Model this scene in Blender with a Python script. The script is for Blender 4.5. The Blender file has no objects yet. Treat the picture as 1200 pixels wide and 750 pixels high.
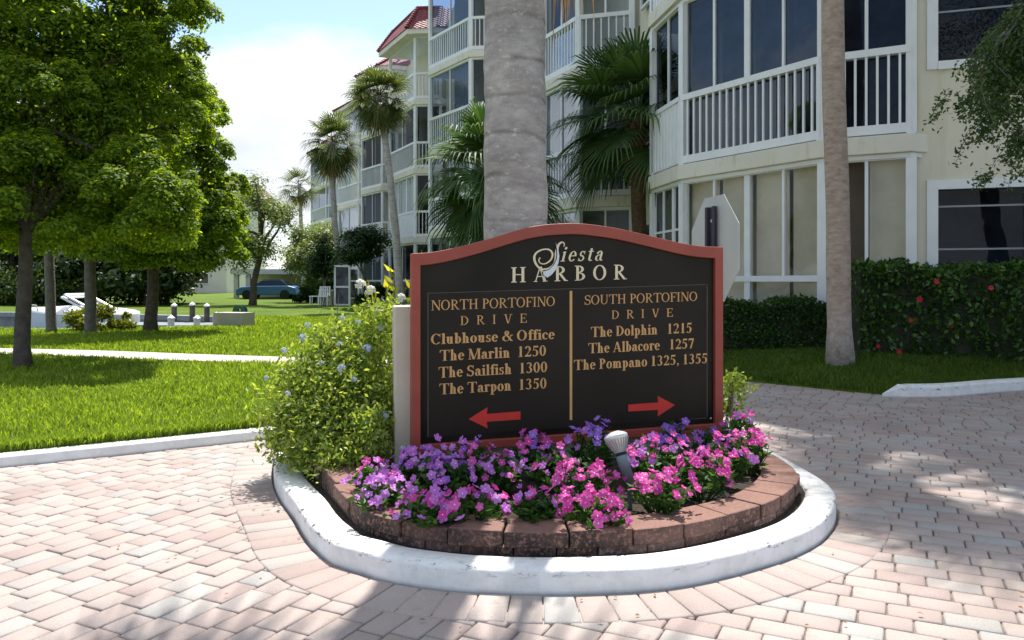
import bpy, bmesh, math, random
import numpy as np
from mathutils import Vector, Matrix
from mathutils.geometry import delaunay_2d_cdt

R = math.radians
rnd = random.Random(11)
rng = np.random.default_rng(11)
scene = bpy.context.scene
COL = scene.collection

# ------------------------------------------------------------------ camera, light, exposure
EYE = 1.2
cam_d = bpy.data.cameras.new('camera')
cam = bpy.data.objects.new('camera', cam_d)
COL.objects.link(cam)
cam.location = (0, 0, EYE)
cam.rotation_euler = (R(90), 0, 0)
cam_d.sensor_width = 36
cam_d.lens = 27
cam_d.shift_y = -45 / 1200
cam_d.clip_end = 3000
scene.camera = cam

SUN_AZ, SUN_EL = R(9), R(63)
world = bpy.data.worlds.new('World')
scene.world = world
world.use_nodes = True
wn, wl = world.node_tree.nodes, world.node_tree.links
wn.clear()
w_out = wn.new('ShaderNodeOutputWorld')
w_sky = wn.new('ShaderNodeTexSky')
w_sky.sky_type = 'NISHITA'
w_sky.sun_disc = False
w_sky.sun_elevation = SUN_EL
w_sky.sun_rotation = SUN_AZ
w_sky.air_density = 1.0
w_sky.dust_density = 0.6
w_sky.ozone_density = 1.0
w_bg = wn.new('ShaderNodeBackground')
w_bg.inputs['Strength'].default_value = 0.066
wl.new(w_sky.outputs[0], w_bg.inputs['Color'])
w_cl = wn.new('ShaderNodeBackground')
w_tc = wn.new('ShaderNodeTexCoord')
w_map = wn.new('ShaderNodeMapping')
w_map.inputs['Scale'].default_value = (2.3, 2.3, 4.6)
w_map.inputs['Location'].default_value = (0.52, 0.0, 0.3)
wl.new(w_tc.outputs['Generated'], w_map.inputs['Vector'])
w_no = wn.new('ShaderNodeTexNoise')
w_no.inputs['Scale'].default_value = 1.0
w_no.inputs['Detail'].default_value = 9
w_no.inputs['Roughness'].default_value = 0.52
wl.new(w_map.outputs[0], w_no.inputs['Vector'])
w_rp = wn.new('ShaderNodeValToRGB')
w_rp.color_ramp.elements[0].position = 0.50
w_rp.color_ramp.elements[1].position = 0.61
wl.new(w_no.outputs['Fac'], w_rp.inputs['Fac'])
w_n2 = wn.new('ShaderNodeTexNoise')
w_n2.inputs['Scale'].default_value = 2.1
w_n2.inputs['Detail'].default_value = 5
wl.new(w_map.outputs[0], w_n2.inputs['Vector'])
w_r2 = wn.new('ShaderNodeValToRGB')
w_r2.color_ramp.elements[0].position = 0.35
w_r2.color_ramp.elements[0].color = (0.70, 0.76, 0.81, 1)
w_r2.color_ramp.elements[1].position = 0.6
w_r2.color_ramp.elements[1].color = (0.93, 0.96, 1.0, 1)
wl.new(w_n2.outputs['Fac'], w_r2.inputs['Fac'])
wl.new(w_r2.outputs[0], w_cl.inputs['Color'])
w_cl.inputs['Strength'].default_value = 0.335
w_mx = wn.new('ShaderNodeMixShader')
w_sep = wn.new('ShaderNodeSeparateXYZ')
wl.new(w_tc.outputs['Generated'], w_sep.inputs[0])
w_el = wn.new('ShaderNodeValToRGB')           # how much cloud at each height of the sky
_cr = w_el.color_ramp
for _p, _v in ((0.0, .66), (.20, .62), (.27, .50), (.335, .365), (.50, .43), (.70, .52), (1.0, .52)):
    _e = _cr.elements.new(_p)
    _e.color = (_v, _v, _v, 1)
_cr.elements.remove(_cr.elements[0])
_cr.elements.remove(_cr.elements[-1])
wl.new(w_sep.outputs[2], w_el.inputs['Fac'])
w_sub = wn.new('ShaderNodeMath')
w_sub.operation = 'ADD'
w_sub.inputs[1].default_value = -0.5
wl.new(w_el.outputs[0], w_sub.inputs[0])
w_add = wn.new('ShaderNodeMath')
wl.new(w_no.outputs['Fac'], w_add.inputs[0])
wl.new(w_sub.outputs[0], w_add.inputs[1])
wl.new(w_add.outputs[0], w_rp.inputs['Fac'])
wl.new(w_rp.outputs[0], w_mx.inputs[0])
wl.new(w_bg.outputs[0], w_mx.inputs[1])
wl.new(w_cl.outputs[0], w_mx.inputs[2])
wl.new(w_mx.outputs[0], w_out.inputs['Surface'])

sun_d = bpy.data.lights.new('sun', 'SUN')
sun_d.energy = 2.4
sun_d.angle = R(0.53)
sun_d.color = (1.0, 0.955, 0.88)
sun = bpy.data.objects.new('sun', sun_d)
COL.objects.link(sun)
S = Vector((math.sin(SUN_AZ) * math.cos(SUN_EL), math.cos(SUN_AZ) * math.cos(SUN_EL), math.sin(SUN_EL)))
sun.rotation_euler = S.to_track_quat('Z', 'Y').to_euler()
sun.location = (0, 0, 30)

vs = scene.view_settings
vs.view_transform = 'Standard'
vs.look = 'None'
vs.exposure = 1.82
vs.gamma = 1
vs.use_curve_mapping = False

# ------------------------------------------------------------------ materials
MATS = {}


class NT:
    """small helper round a node tree"""
    def __init__(self, name):
        self.m = bpy.data.materials.new(name)
        self.m.use_nodes = True
        self.t = self.m.node_tree
        self.t.nodes.clear()
        self.out = self.n('ShaderNodeOutputMaterial')
        MATS[name] = self.m

    def n(self, kind, **kw):
        x = self.t.nodes.new(kind)
        for k, v in kw.items():
            if hasattr(x, k):
                setattr(x, k, v)
            else:
                x.inputs[k.replace('_', ' ')].default_value = v
        return x

    def l(self, a, b):
        self.t.links.new(a, b)

    def coords(self, scale=(1, 1, 1), kind='Object'):
        tc = self.n('ShaderNodeTexCoord')
        mp = self.n('ShaderNodeMapping')
        mp.inputs['Scale'].default_value = scale
        self.l(tc.outputs[kind], mp.inputs['Vector'])
        return mp.outputs[0]

    def noise(self, vec, scale, detail=5, rough=0.55):
        x = self.n('ShaderNodeTexNoise')
        x.inputs['Scale'].default_value = scale
        x.inputs['Detail'].default_value = detail
        x.inputs['Roughness'].default_value = rough
        if vec is not None:
            self.l(vec, x.inputs['Vector'])
        return x.outputs['Fac']

    def ramp(self, fac, stops):
        x = self.n('ShaderNodeValToRGB')
        cr = x.color_ramp
        while len(cr.elements) < len(stops):
            cr.elements.new(0.5)
        for e, (p, c) in zip(cr.elements, stops):
            e.position = p
            e.color = (*c, 1) if len(c) == 3 else c
        self.l(fac, x.inputs['Fac'])
        return x.outputs[0]

    def mix(self, fac, a, b, mode='MIX'):
        x = self.n('ShaderNodeMixRGB')
        x.blend_type = mode
        for sock, v in ((x.inputs[0], fac), (x.inputs[1], a), (x.inputs[2], b)):
            if hasattr(v, 'links') or isinstance(v, bpy.types.NodeSocket):
                self.l(v, sock)
            elif isinstance(v, (int, float)):
                sock.default_value = v
            else:
                sock.default_value = (*v, 1)
        return x.outputs[0]

    def bump(self, h, strength=0.3, dist=0.02):
        x = self.n('ShaderNodeBump')
        x.inputs['Strength'].default_value = strength
        x.inputs['Distance'].default_value = dist
        self.l(h, x.inputs['Height'])
        return x.outputs[0]

    def bsdf(self, color, rough=0.6, normal=None, spec=0.4, metal=0.0):
        b = self.n('ShaderNodeBsdfPrincipled')
        if isinstance(color, bpy.types.NodeSocket):
            self.l(color, b.inputs['Base Color'])
        else:
            b.inputs['Base Color'].default_value = (*color, 1)
        if isinstance(rough, bpy.types.NodeSocket):
            self.l(rough, b.inputs['Roughness'])
        else:
            b.inputs['Roughness'].default_value = rough
        b.inputs['Specular IOR Level'].default_value = spec
        b.inputs['Metallic'].default_value = metal
        if normal is not None:
            self.l(normal, b.inputs['Normal'])
        return b

    def end(self, sh):
        self.l(sh.outputs[0], self.out.inputs['Surface'])
        return self.m


def m_plain(name, c1, c2=None, scale=4, rough=0.6, bump=0.0, bscale=30, spec=0.4, bdist=0.01, metal=0.0):
    t = NT(name)
    v = t.coords()
    c2 = c2 or tuple(x * 0.8 for x in c1)
    col = t.ramp(t.noise(v, scale, 7), [(0.35, c1), (0.68, c2)])
    nm = t.bump(t.noise(v, bscale, 6), bump, bdist) if bump else None
    return t.end(t.bsdf(col, rough, nm, spec, metal))


def m_leaf(name, dark, light, transl=0.4, tcol=None, rough=0.45, spec=0.35):
    t = NT(name)
    g = t.n('ShaderNodeNewGeometry')
    col = t.ramp(g.outputs['Random Per Island'], [(0.0, dark), (0.65, tuple((a + b) / 2 for a, b in zip(dark, light))), (1.0, light)])
    v = t.coords()
    col = t.mix(0.5, col, t.ramp(t.noise(v, 2.2, 3), [(0.3, (0.55, 0.6, 0.5)), (0.7, (1.3, 1.25, 1.1))]), 'MULTIPLY')
    b = t.bsdf(col, rough, None, spec)
    tr = t.n('ShaderNodeBsdfTranslucent')
    tc = tcol or (1.5, 1.35, 0.5)
    t.l(t.mix(1.0, col, tc, 'MULTIPLY'), tr.inputs['Color'])
    mx = t.n('ShaderNodeMixShader')
    mx.inputs[0].default_value = transl
    t.l(b.outputs[0], mx.inputs[1])
    t.l(tr.outputs[0], mx.inputs[2])
    return t.end(mx)


def m_glass(name, tint, refl=0.12, wav=0.02):
    t = NT(name)
    tr = t.n('ShaderNodeBsdfTransparent')
    tr.inputs['Color'].default_value = (*tint, 1)
    gl = t.n('ShaderNodeBsdfGlossy')
    gl.inputs['Roughness'].default_value = 0.02
    gl.inputs['Color'].default_value = (0.85, 0.92, 1, 1)
    v = t.coords()
    t.l(t.bump(t.noise(v, 1.6, 2), 0.25, wav), gl.inputs['Normal'])
    lw = t.n('ShaderNodeLayerWeight')
    lw.inputs['Blend'].default_value = 0.2
    ma = t.n('ShaderNodeMath', operation='MULTIPLY_ADD')
    ma.inputs[1].default_value = 0.28
    ma.inputs[2].default_value = refl
    t.l(lw.outputs['Fresnel'], ma.inputs[0])
    mx = t.n('ShaderNodeMixShader')
    t.l(ma.outputs[0], mx.inputs[0])
    t.l(tr.outputs[0], mx.inputs[1])
    t.l(gl.outputs[0], mx.inputs[2])
    return t.end(mx)


M = MATS
# pavers: colour by paver, grit and stain on top
t = NT('paver')
g = t.n('ShaderNodeNewGeometry')
col = t.ramp(g.outputs['Random Per Island'], [(0.0, (0.34, 0.268, 0.25)), (0.22, (0.365, 0.30, 0.28)), (0.45, (0.38, 0.322, 0.302)),
                                             (0.70, (0.385, 0.33, 0.308)), (0.85, (0.365, 0.34, 0.325)), (1.0, (0.352, 0.347, 0.338))])
v = t.coords()
col = t.mix(0.55, col, t.ramp(t.noise(v, 190, 6, 0.7), [(0.3, (0.55, 0.53, 0.51)), (0.7, (1.28, 1.26, 1.24))]), 'MULTIPLY')
col = t.mix(0.7, col, t.ramp(t.noise(v, 1.3, 5), [(0.28, (0.74, 0.72, 0.70)), (0.62, (1.08, 1.07, 1.06))]), 'MULTIPLY')
stn = t.ramp(t.noise(v, 5.5, 8, 0.7), [(0.60, (1, 1, 1)), (0.74, (0.70, 0.67, 0.64))])
col = t.mix(0.8, col, stn, 'MULTIPLY')
t.end(t.bsdf(col, 0.75, t.bump(t.noise(v, 140, 5, 0.7), 0.35, 0.004), 0.35))
m_plain('joint_sand', (0.22, 0.19, 0.165), (0.12, 0.10, 0.085), 30, 0.95, 0.5, 200)
# kerb: white paint, chipped and grimy
t = NT('kerb_paint')
v = t.coords()
geo = t.n('ShaderNodeNewGeometry')
sx = t.n('ShaderNodeSeparateXYZ')
t.l(v, sx.inputs[0])
grime = t.ramp(t.noise(v, 7, 8, 0.7), [(0.42, (0.80, 0.80, 0.79)), (0.72, (0.62, 0.61, 0.58))])
chip = t.ramp(t.noise(t.coords((1, 1, 2.6)), 13, 9, 0.74), [(0.55, (0, 0, 0)), (0.59, (1, 1, 1))])
chip2 = t.ramp(t.noise(v, 1.7, 3), [(0.42, (0, 0, 0)), (0.54, (1, 1, 1))])
zl = t.ramp(sx.outputs[2], [(0.060, (0, 0, 0)), (0.078, (1, 1, 1)), (0.094, (1, 1, 1)), (0.0985, (0.1, 0.1, 0.1))])
chip = t.mix(1.0, t.mix(1.0, chip, chip2, 'MULTIPLY'), zl, 'MULTIPLY')
base_g = t.ramp(sx.outputs[2], [(0.0, (0.45, 0.45, 0.42)), (0.016, (1, 1, 1))])
col = t.mix(chip, t.mix(0.6, grime, base_g, 'MULTIPLY'), (0.10, 0.10, 0.10))
t.end(t.bsdf(col, 0.55, t.bump(t.noise(v, 45, 6), 0.35, 0.006), 0.4))
# planter block: red concrete with black mildew
t = NT('block')
v = t.coords()
g = t.n('ShaderNodeNewGeometry')
col = t.ramp(g.outputs['Random Per Island'], [(0, (0.22, 0.115, 0.092)), (0.5, (0.30, 0.17, 0.138)), (1, (0.40, 0.26, 0.22))])
sp = t.ramp(t.noise(v, 48, 9, 0.78), [(0.40, (0, 0, 0)), (0.50, (1, 1, 1))])
big = t.ramp(t.noise(v, 2.4, 4), [(0.36, (0, 0, 0)), (0.54, (1, 1, 1))])
sn = t.n('ShaderNodeSeparateXYZ')
t.l(g.outputs['Normal'], sn.inputs[0])
side = t.ramp(sn.outputs[2], [(0.35, (1, 1, 1)), (0.75, (0.35, 0.35, 0.35))])
stain = t.mix(1.0, t.mix(1.0, sp, t.mix(0.55, big, (1, 1, 1)), 'MULTIPLY'), side, 'MULTIPLY')
col = t.mix(stain, col, (0.035, 0.028, 0.024))
t.end(t.bsdf(col, 0.85, t.bump(t.noise(v, 60, 8, 0.7), 0.7, 0.008), 0.25))
m_plain('soil', (0.03, 0.022, 0.016), (0.06, 0.045, 0.032), 40, 0.95, 1.0, 60, bdist=0.03)
m_plain('sidewalk', (0.50, 0.47, 0.42), (0.42, 0.39, 0.35), 3, 0.8, 0.3, 80)
t = NT('lawn_ground')
v = t.coords()
col = t.ramp(t.noise(v, 0.5, 8, 0.6), [(0.3, (0.085, 0.15, 0.012)), (0.52, (0.125, 0.20, 0.018)), (0.72, (0.17, 0.235, 0.03))])
col = t.mix(0.6, col, t.ramp(t.noise(v, 38, 6, 0.7), [(0.32, (0.45, 0.5, 0.4)), (0.68, (1.35, 1.3, 1.2))]), 'MULTIPLY')
b = t.bsdf(col, 0.8, t.bump(t.noise(v, 55, 6, 0.75), 1.0, 0.06), 0.15)
t.end(b)
t = NT('far_ground')
v = t.coords()
t.end(t.bsdf(t.ramp(t.noise(v, 0.2, 6), [(0.35, (0.10, 0.14, 0.03)), (0.65, (0.16, 0.16, 0.07))]), 0.9, None, 0.1))
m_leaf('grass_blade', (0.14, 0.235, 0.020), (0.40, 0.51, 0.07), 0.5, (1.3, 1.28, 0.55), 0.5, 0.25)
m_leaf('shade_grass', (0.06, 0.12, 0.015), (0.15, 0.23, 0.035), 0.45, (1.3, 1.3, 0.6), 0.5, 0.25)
t = NT('water')
v = t.coords((1, 2.2, 1))
t.end(t.bsdf((0.06, 0.09, 0.09), 0.12, t.bump(t.noise(v, 5, 4), 0.35, 0.08), 0.6))
m_plain('seawall', (0.30, 0.31, 0.32), (0.20, 0.21, 0.22), 3, 0.85, 0.4, 20)
# monument sign
m_plain('sign_red', (0.36, 0.066, 0.042), (0.30, 0.054, 0.035), 6, 0.42, 0.12, 60, 0.5)
t = NT('sign_panel')
v = t.coords()
col = t.ramp(t.noise(v, 2.2, 6), [(0.35, (0.011, 0.008, 0.006)), (0.7, (0.020, 0.015, 0.011))])
rg = t.ramp(t.noise(v, 3.5, 7), [(0.3, (0.28, 0.28, 0.28)), (0.7, (0.44, 0.44, 0.44))])
t.end(t.bsdf(col, rg, t.bump(t.noise(v, 2.0, 3), 0.05, 0.02), 0.22))
m_plain('sign_inner_panel', (0.020, 0.0145, 0.011), (0.028, 0.021, 0.016), 3, 0.42, 0.04, 30, 0.2)
m_plain('gold', (0.74, 0.405, 0.155), (0.66, 0.36, 0.14), 8, 0.5)
m_plain('pale_gold', (0.86, 0.74, 0.50), (0.8, 0.68, 0.46), 8, 0.5)
m_plain('arrow_red', (0.70, 0.04, 0.03), (0.62, 0.035, 0.028), 8, 0.45)
m_plain('sail_white', (0.82, 0.84, 0.86), (0.62, 0.66, 0.74), 14, 0.5)
m_plain('dark_line', (0.14, 0.12, 0.10), None, 8, 0.5)
m_plain('stucco_cream', (0.62, 0.57, 0.46), (0.54, 0.49, 0.39), 3, 0.85, 0.35, 120)
# building
t = NT('wall_cream')
v = t.coords()
col = t.ramp(t.noise(v, 0.8, 7), [(0.3, (0.74, 0.69, 0.55)), (0.7, (0.67, 0.62, 0.49))])
st_ = t.ramp(t.noise(t.coords((3, 3, 0.35)), 2.0, 5), [(0.5, (1, 1, 1)), (0.75, (0.8, 0.78, 0.72))])
col = t.mix(0.6, col, st_, 'MULTIPLY')
t.end(t.bsdf(col, 0.85, t.bump(t.noise(v, 70, 5), 0.3, 0.006), 0.2))
t = NT('ledge_cream')
v = t.coords()
col = t.ramp(t.noise(v, 1.2, 7), [(0.3, (0.76, 0.73, 0.64)), (0.68, (0.68, 0.64, 0.54))])
st_ = t.ramp(t.noise(t.coords((4, 4, 0.6)), 2.4, 6, 0.65), [(0.55, (1, 1, 1)), (0.75, (0.62, 0.56, 0.42))])
col = t.mix(0.7, col, st_, 'MULTIPLY')
t.end(t.bsdf(col, 0.8, t.bump(t.noise(v, 60, 5), 0.25, 0.006), 0.2))
m_plain('white_paint', (0.80, 0.81, 0.82), (0.73, 0.74, 0.75), 3, 0.45, 0.08, 40)
m_plain('grey_paint', (0.30, 0.32, 0.33), (0.26, 0.28, 0.29), 3, 0.5)
m_plain('lanai_wall', (0.46, 0.38, 0.20), (0.40, 0.33, 0.18), 2, 0.9)
m_plain('shade_tan', (0.74, 0.64, 0.47), (0.54, 0.46, 0.34), 1.3, 0.9, 0.5, 14)  # tan window shades, with mottled reflections painted into their colour
m_plain('blind_brown', (0.16, 0.12, 0.085), (0.12, 0.09, 0.065), 2, 0.9)
t = NT('curtain_white')
v = t.coords()
w_ = t.n('ShaderNodeTexWave')
w_.inputs['Scale'].default_value = 4.0
w_.inputs['Distortion'].default_value = 1.5
t.l(v, w_.inputs['Vector'])
t.end(t.bsdf(t.ramp(w_.outputs['Fac'], [(0, (0.55, 0.56, 0.56)), (1, (0.72, 0.73, 0.73))]), 0.9, t.bump(w_.outputs['Fac'], 0.6, 0.03), 0.1))
m_plain('interior_dark', (0.16, 0.165, 0.18), (0.035, 0.035, 0.045), 2.2, 0.9)  # dark stand-in for unlit rooms, mottled reflections painted into its colour
m_glass('glass_dark', (0.30, 0.33, 0.40), 0.015)
m_glass('glass_clear', (0.85, 0.88, 0.90), 0.02)
m_glass('glass_mirror', (0.35, 0.40, 0.48), 0.06)
t = NT('roof_tile')
v = t.coords()
w_ = t.n('ShaderNodeTexWave', bands_direction='Z')
w_.inputs['Scale'].default_value = 2.6
t.l(v, w_.inputs['Vector'])
w2 = t.n('ShaderNodeTexWave', bands_direction='DIAGONAL')
w2.inputs['Scale'].default_value = 3.0
t.l(v, w2.inputs['Vector'])
col = t.ramp(t.noise(v, 3, 6), [(0.3, (0.27, 0.06, 0.07)), (0.7, (0.20, 0.045, 0.055))])
col = t.mix(0.5, col, t.ramp(w_.outputs['Fac'], [(0, (0.35, 0.35, 0.35)), (0.25, (1.1, 1.1, 1.1))]), 'MULTIPLY')
hh = t.mix(0.5, w_.outputs['Fac'], w2.outputs['Fac'])
t.end(t.bsdf(col, 0.6, t.bump(hh, 1.0, 0.08), 0.4))
# trunks
t = NT('palm_trunk_grey')
v = t.coords()
w_ = t.n('ShaderNodeTexWave', bands_direction='Z')
w_.inputs['Scale'].default_value = 1.15
w_.inputs['Distortion'].default_value = 5.0
w_.inputs['Detail'].default_value = 2
w_.inputs['Detail Scale'].default_value = 0.7
t.l(v, w_.inputs['Vector'])
col = t.ramp(t.noise(v, 3.2, 8, 0.65), [(0.28, (0.31, 0.28, 0.275)), (0.5, (0.43, 0.395, 0.385)), (0.72, (0.56, 0.53, 0.515))])
rmask = t.ramp(t.noise(v, 2.6, 4), [(0.36, (0.25, 0.25, 0.25)), (0.60, (1, 1, 1))])
col = t.mix(rmask, col, t.ramp(w_.outputs['Fac'], [(0.0, (0.60, 0.58, 0.57)), (0.03, (0.85, 0.84, 0.83)), (0.08, (1, 1, 1))]), 'MULTIPLY')
col = t.mix(0.85, col, t.ramp(t.noise(t.coords((1, 1, 2.6)), 7, 8, 0.7), [(0.32, (0.70, 0.68, 0.67)), (0.66, (1.2, 1.19, 1.18))]), 'MULTIPLY')
spk = t.ramp(t.noise(t.coords((1, 1, 2.2)), 11, 9, 0.78), [(0.56, (0, 0, 0)), (0.63, (1, 1, 1))])
col = t.mix(spk, col, (0.62, 0.60, 0.57))
spd = t.ramp(t.noise(v, 30, 8, 0.8), [(0.30, (0.5, 0.48, 0.46)), (0.42, (1, 1, 1))])
col = t.mix(0.6, col, spd, 'MULTIPLY')
hh = t.mix(0.86, t.ramp(w_.outputs['Fac'], [(0.0, (0, 0, 0)), (0.12, (1, 1, 1))]), t.noise(v, 20, 9, 0.75))
t.end(t.bsdf(col, 0.85, t.bump(hh, 0.75, 0.03), 0.2))
t = NT('palm_trunk_tan')
v = t.coords()
col = t.ramp(t.noise(t.coords((1, 1, 2.5)), 9, 8, 0.7), [(0.3, (0.26, 0.19, 0.15)), (0.5, (0.40, 0.31, 0.255)), (0.7, (0.50, 0.42, 0.36))])
hi = t.n('ShaderNodeSeparateXYZ')
t.l(v, hi.inputs[0])
col = t.mix(t.ramp(hi.outputs[2], [(0.2, (0.8, 0.8, 0.8)), (0.95, (0, 0, 0))]), col,
            t.ramp(t.noise(v, 16, 8, 0.75), [(0.4, (0.30, 0.26, 0.23)), (0.6, (0.58, 0.56, 0.53))]))
t.end(t.bsdf(col, 0.9, t.bump(t.noise(t.coords((1, 1, 3)), 22, 8, 0.7), 0.7, 0.02), 0.15))
m_plain('palm_boots', (0.20, 0.125, 0.07), (0.09, 0.06, 0.04), 14, 0.9, 0.9, 30, bdist=0.04)
m_plain('bark', (0.085, 0.068, 0.055), (0.14, 0.115, 0.095), 9, 0.9, 0.9, 22, bdist=0.04)
m_plain('bark_grey', (0.20, 0.18, 0.155), (0.13, 0.115, 0.10), 9, 0.9, 0.8, 22, bdist=0.03)
# foliage
m_leaf('leaf_olive', (0.046, 0.105, 0.009), (0.23, 0.34, 0.03), 0.47, (2.9, 2.4, 0.6), 0.55, 0.2)
m_leaf('leaf_mid', (0.09, 0.13, 0.03), (0.24, 0.30, 0.09), 0.45, (1.4, 1.4, 0.7))
m_leaf('leaf_dark', (0.012, 0.038, 0.008), (0.04, 0.085, 0.015), 0.30, (1.5, 1.5, 0.5))
m_leaf('leaf_bank', (0.02, 0.045, 0.010), (0.07, 0.11, 0.025), 0.35)
m_leaf('leaf_yellow', (0.12, 0.17, 0.02), (0.38, 0.37, 0.075), 0.42, (1.25, 1.25, 0.5))
m_leaf('leaf_plumbago', (0.10, 0.19, 0.025), (0.52, 0.58, 0.16), 0.5, (1.25, 1.25, 0.5))
m_leaf('leaf_hedge', (0.012, 0.048, 0.008), (0.09, 0.20, 0.026), 0.3, (1.4, 1.4, 0.5), 0.35, 0.5)
m_leaf('leaf_hedge_low', (0.012, 0.045, 0.010), (0.055, 0.14, 0.02), 0.3, (1.4, 1.4, 0.5))
m_leaf('leaf_vinca', (0.022, 0.075, 0.015), (0.10, 0.20, 0.04), 0.35, (1.3, 1.4, 0.6), 0.45, 0.25)
m_leaf('leaf_branch', (0.03, 0.07, 0.016), (0.10, 0.165, 0.045), 0.35, (1.4, 1.4, 0.6))
m_leaf('palm_green', (0.032, 0.078, 0.024), (0.11, 0.18, 0.06), 0.30, (1.3, 1.35, 0.6), 0.55, 0.22)
m_leaf('palm_sunny', (0.045, 0.075, 0.02), (0.16, 0.19, 0.06), 0.35, (1.3, 1.3, 0.6), 0.55, 0.2)
m_leaf('palm_dead', (0.22, 0.12, 0.055), (0.42, 0.27, 0.15), 0.3, (1.2, 1.1, 0.9), 0.8, 0.1)
m_leaf('croton', (0.18, 0.26, 0.02), (0.55, 0.48, 0.05), 0.5, (1.2, 1.2, 0.5), 0.35, 0.5)


def m_petal(name, c1, c2, tr=0.35):
    t = NT(name)
    oi = t.n('ShaderNodeObjectInfo')
    col = t.ramp(oi.outputs['Random'], [(0, c1), (1, c2)])
    b = t.bsdf(col, 0.6, None, 0.2)
    x = t.n('ShaderNodeBsdfTranslucent')
    t.l(col, x.inputs['Color'])
    mx = t.n('ShaderNodeMixShader')
    mx.inputs[0].default_value = tr
    t.l(b.outputs[0], mx.inputs[1])
    t.l(x.outputs[0], mx.inputs[2])
    t.end(mx)


m_petal('petal_magenta', (0.64, 0.05, 0.34), (0.76, 0.15, 0.48))
m_petal('petal_lavender', (0.52, 0.14, 0.58), (0.64, 0.27, 0.72))  # pink petals in shade: the purple cast is put into the colour
m_petal('petal_violet', (0.28, 0.10, 0.58), (0.38, 0.20, 0.66))  # deeper purple shade cast, painted in for blooms close to the sign
m_petal('petal_blue', (0.42, 0.50, 0.80), (0.62, 0.66, 0.86))
m_petal('petal_white', (0.78, 0.78, 0.76), (0.82, 0.8, 0.76))
m_petal('petal_red', (0.50, 0.02, 0.035), (0.60, 0.05, 0.07))
m_plain('flower_eye', (0.85, 0.78, 0.82), None, 8, 0.6)
# hardware and far things
m_plain('aluminium', (0.62, 0.63, 0.63), (0.53, 0.54, 0.55), 2.5, 0.42, 0.05, 30, 0.5, metal=0.25)
m_plain('post_dark', (0.025, 0.025, 0.045), (0.04, 0.04, 0.06), 5, 0.5)
m_plain('lamp_silver', (0.72, 0.72, 0.70), (0.62, 0.62, 0.6), 10, 0.3, 0, 30, 0.5, metal=0.35)
m_plain('lamp_rib', (0.38, 0.40, 0.41), None, 10, 0.4)
m_plain('lamp_socket', (0.16, 0.20, 0.22), (0.11, 0.14, 0.16), 12, 0.5)
m_plain('boat_white', (0.80, 0.80, 0.79), (0.74, 0.75, 0.76), 2, 0.25)
m_plain('boat_grey', (0.60, 0.66, 0.72), (0.54, 0.6, 0.66), 2, 0.3)
m_plain('car_blue', (0.06, 0.16, 0.34), (0.05, 0.14, 0.30), 2, 0.3, 0, 20, 0.6)
m_plain('black_glass', (0.01, 0.012, 0.015), None, 2, 0.08, 0, 20, 0.6)
m_plain('rubber', (0.02, 0.02, 0.02), None, 2, 0.8)
m_plain('wood_pile', (0.13, 0.115, 0.10), (0.08, 0.07, 0.065), 6, 0.9, 0.5, 20)
m_plain('dock_deck', (0.22, 0.25, 0.29), (0.17, 0.2, 0.235), 4, 0.85)
m_plain('green_plastic', (0.02, 0.12, 0.07), None, 4, 0.4)
m_plain('far_wall', (0.68, 0.64, 0.56), (0.6, 0.57, 0.5), 0.6, 0.85)
m_plain('roof_brown', (0.20, 0.13, 0.10), (0.15, 0.1, 0.08), 2, 0.8)
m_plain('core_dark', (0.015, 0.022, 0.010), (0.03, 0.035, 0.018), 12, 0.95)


# ------------------------------------------------------------------ mesh helpers
def wloc(o):
    v = Vector(o.location)
    while o.parent:
        o = o.parent
        v = v + Vector(o.location)
    return v


def link(name, me, mats, parent=None):
    o = bpy.data.objects.new(name, me)
    COL.objects.link(o)
    for m in (mats if isinstance(mats, (list, tuple)) else [mats]):
        me.materials.append(MATS[m])
    if parent is not None:
        o.parent = parent
        o.location = -wloc(parent)
    return o


def np_mesh(name, V, F, mats, parent=None, smooth=False):
    """V (n,3), F (m,k) arrays, world coordinates"""
    V = np.asarray(V, dtype=np.float32)
    F = np.asarray(F, dtype=np.int32)
    me = bpy.data.meshes.new(name)
    me.vertices.add(len(V))
    me.vertices.foreach_set('co', V.ravel())
    m, k = F.shape
    me.loops.add(m * k)
    me.loops.foreach_set('vertex_index', F.ravel())
    me.polygons.add(m)
    me.polygons.foreach_set('loop_start', np.arange(m, dtype=np.int32) * k)
    me.polygons.foreach_set('loop_total', np.full(m, k, dtype=np.int32))
    me.update(calc_edges=True)
    me.validate()
    if smooth:
        me.polygons.foreach_set('use_smooth', np.ones(m, dtype=bool))
    return link(name, me, mats, parent)


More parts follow.
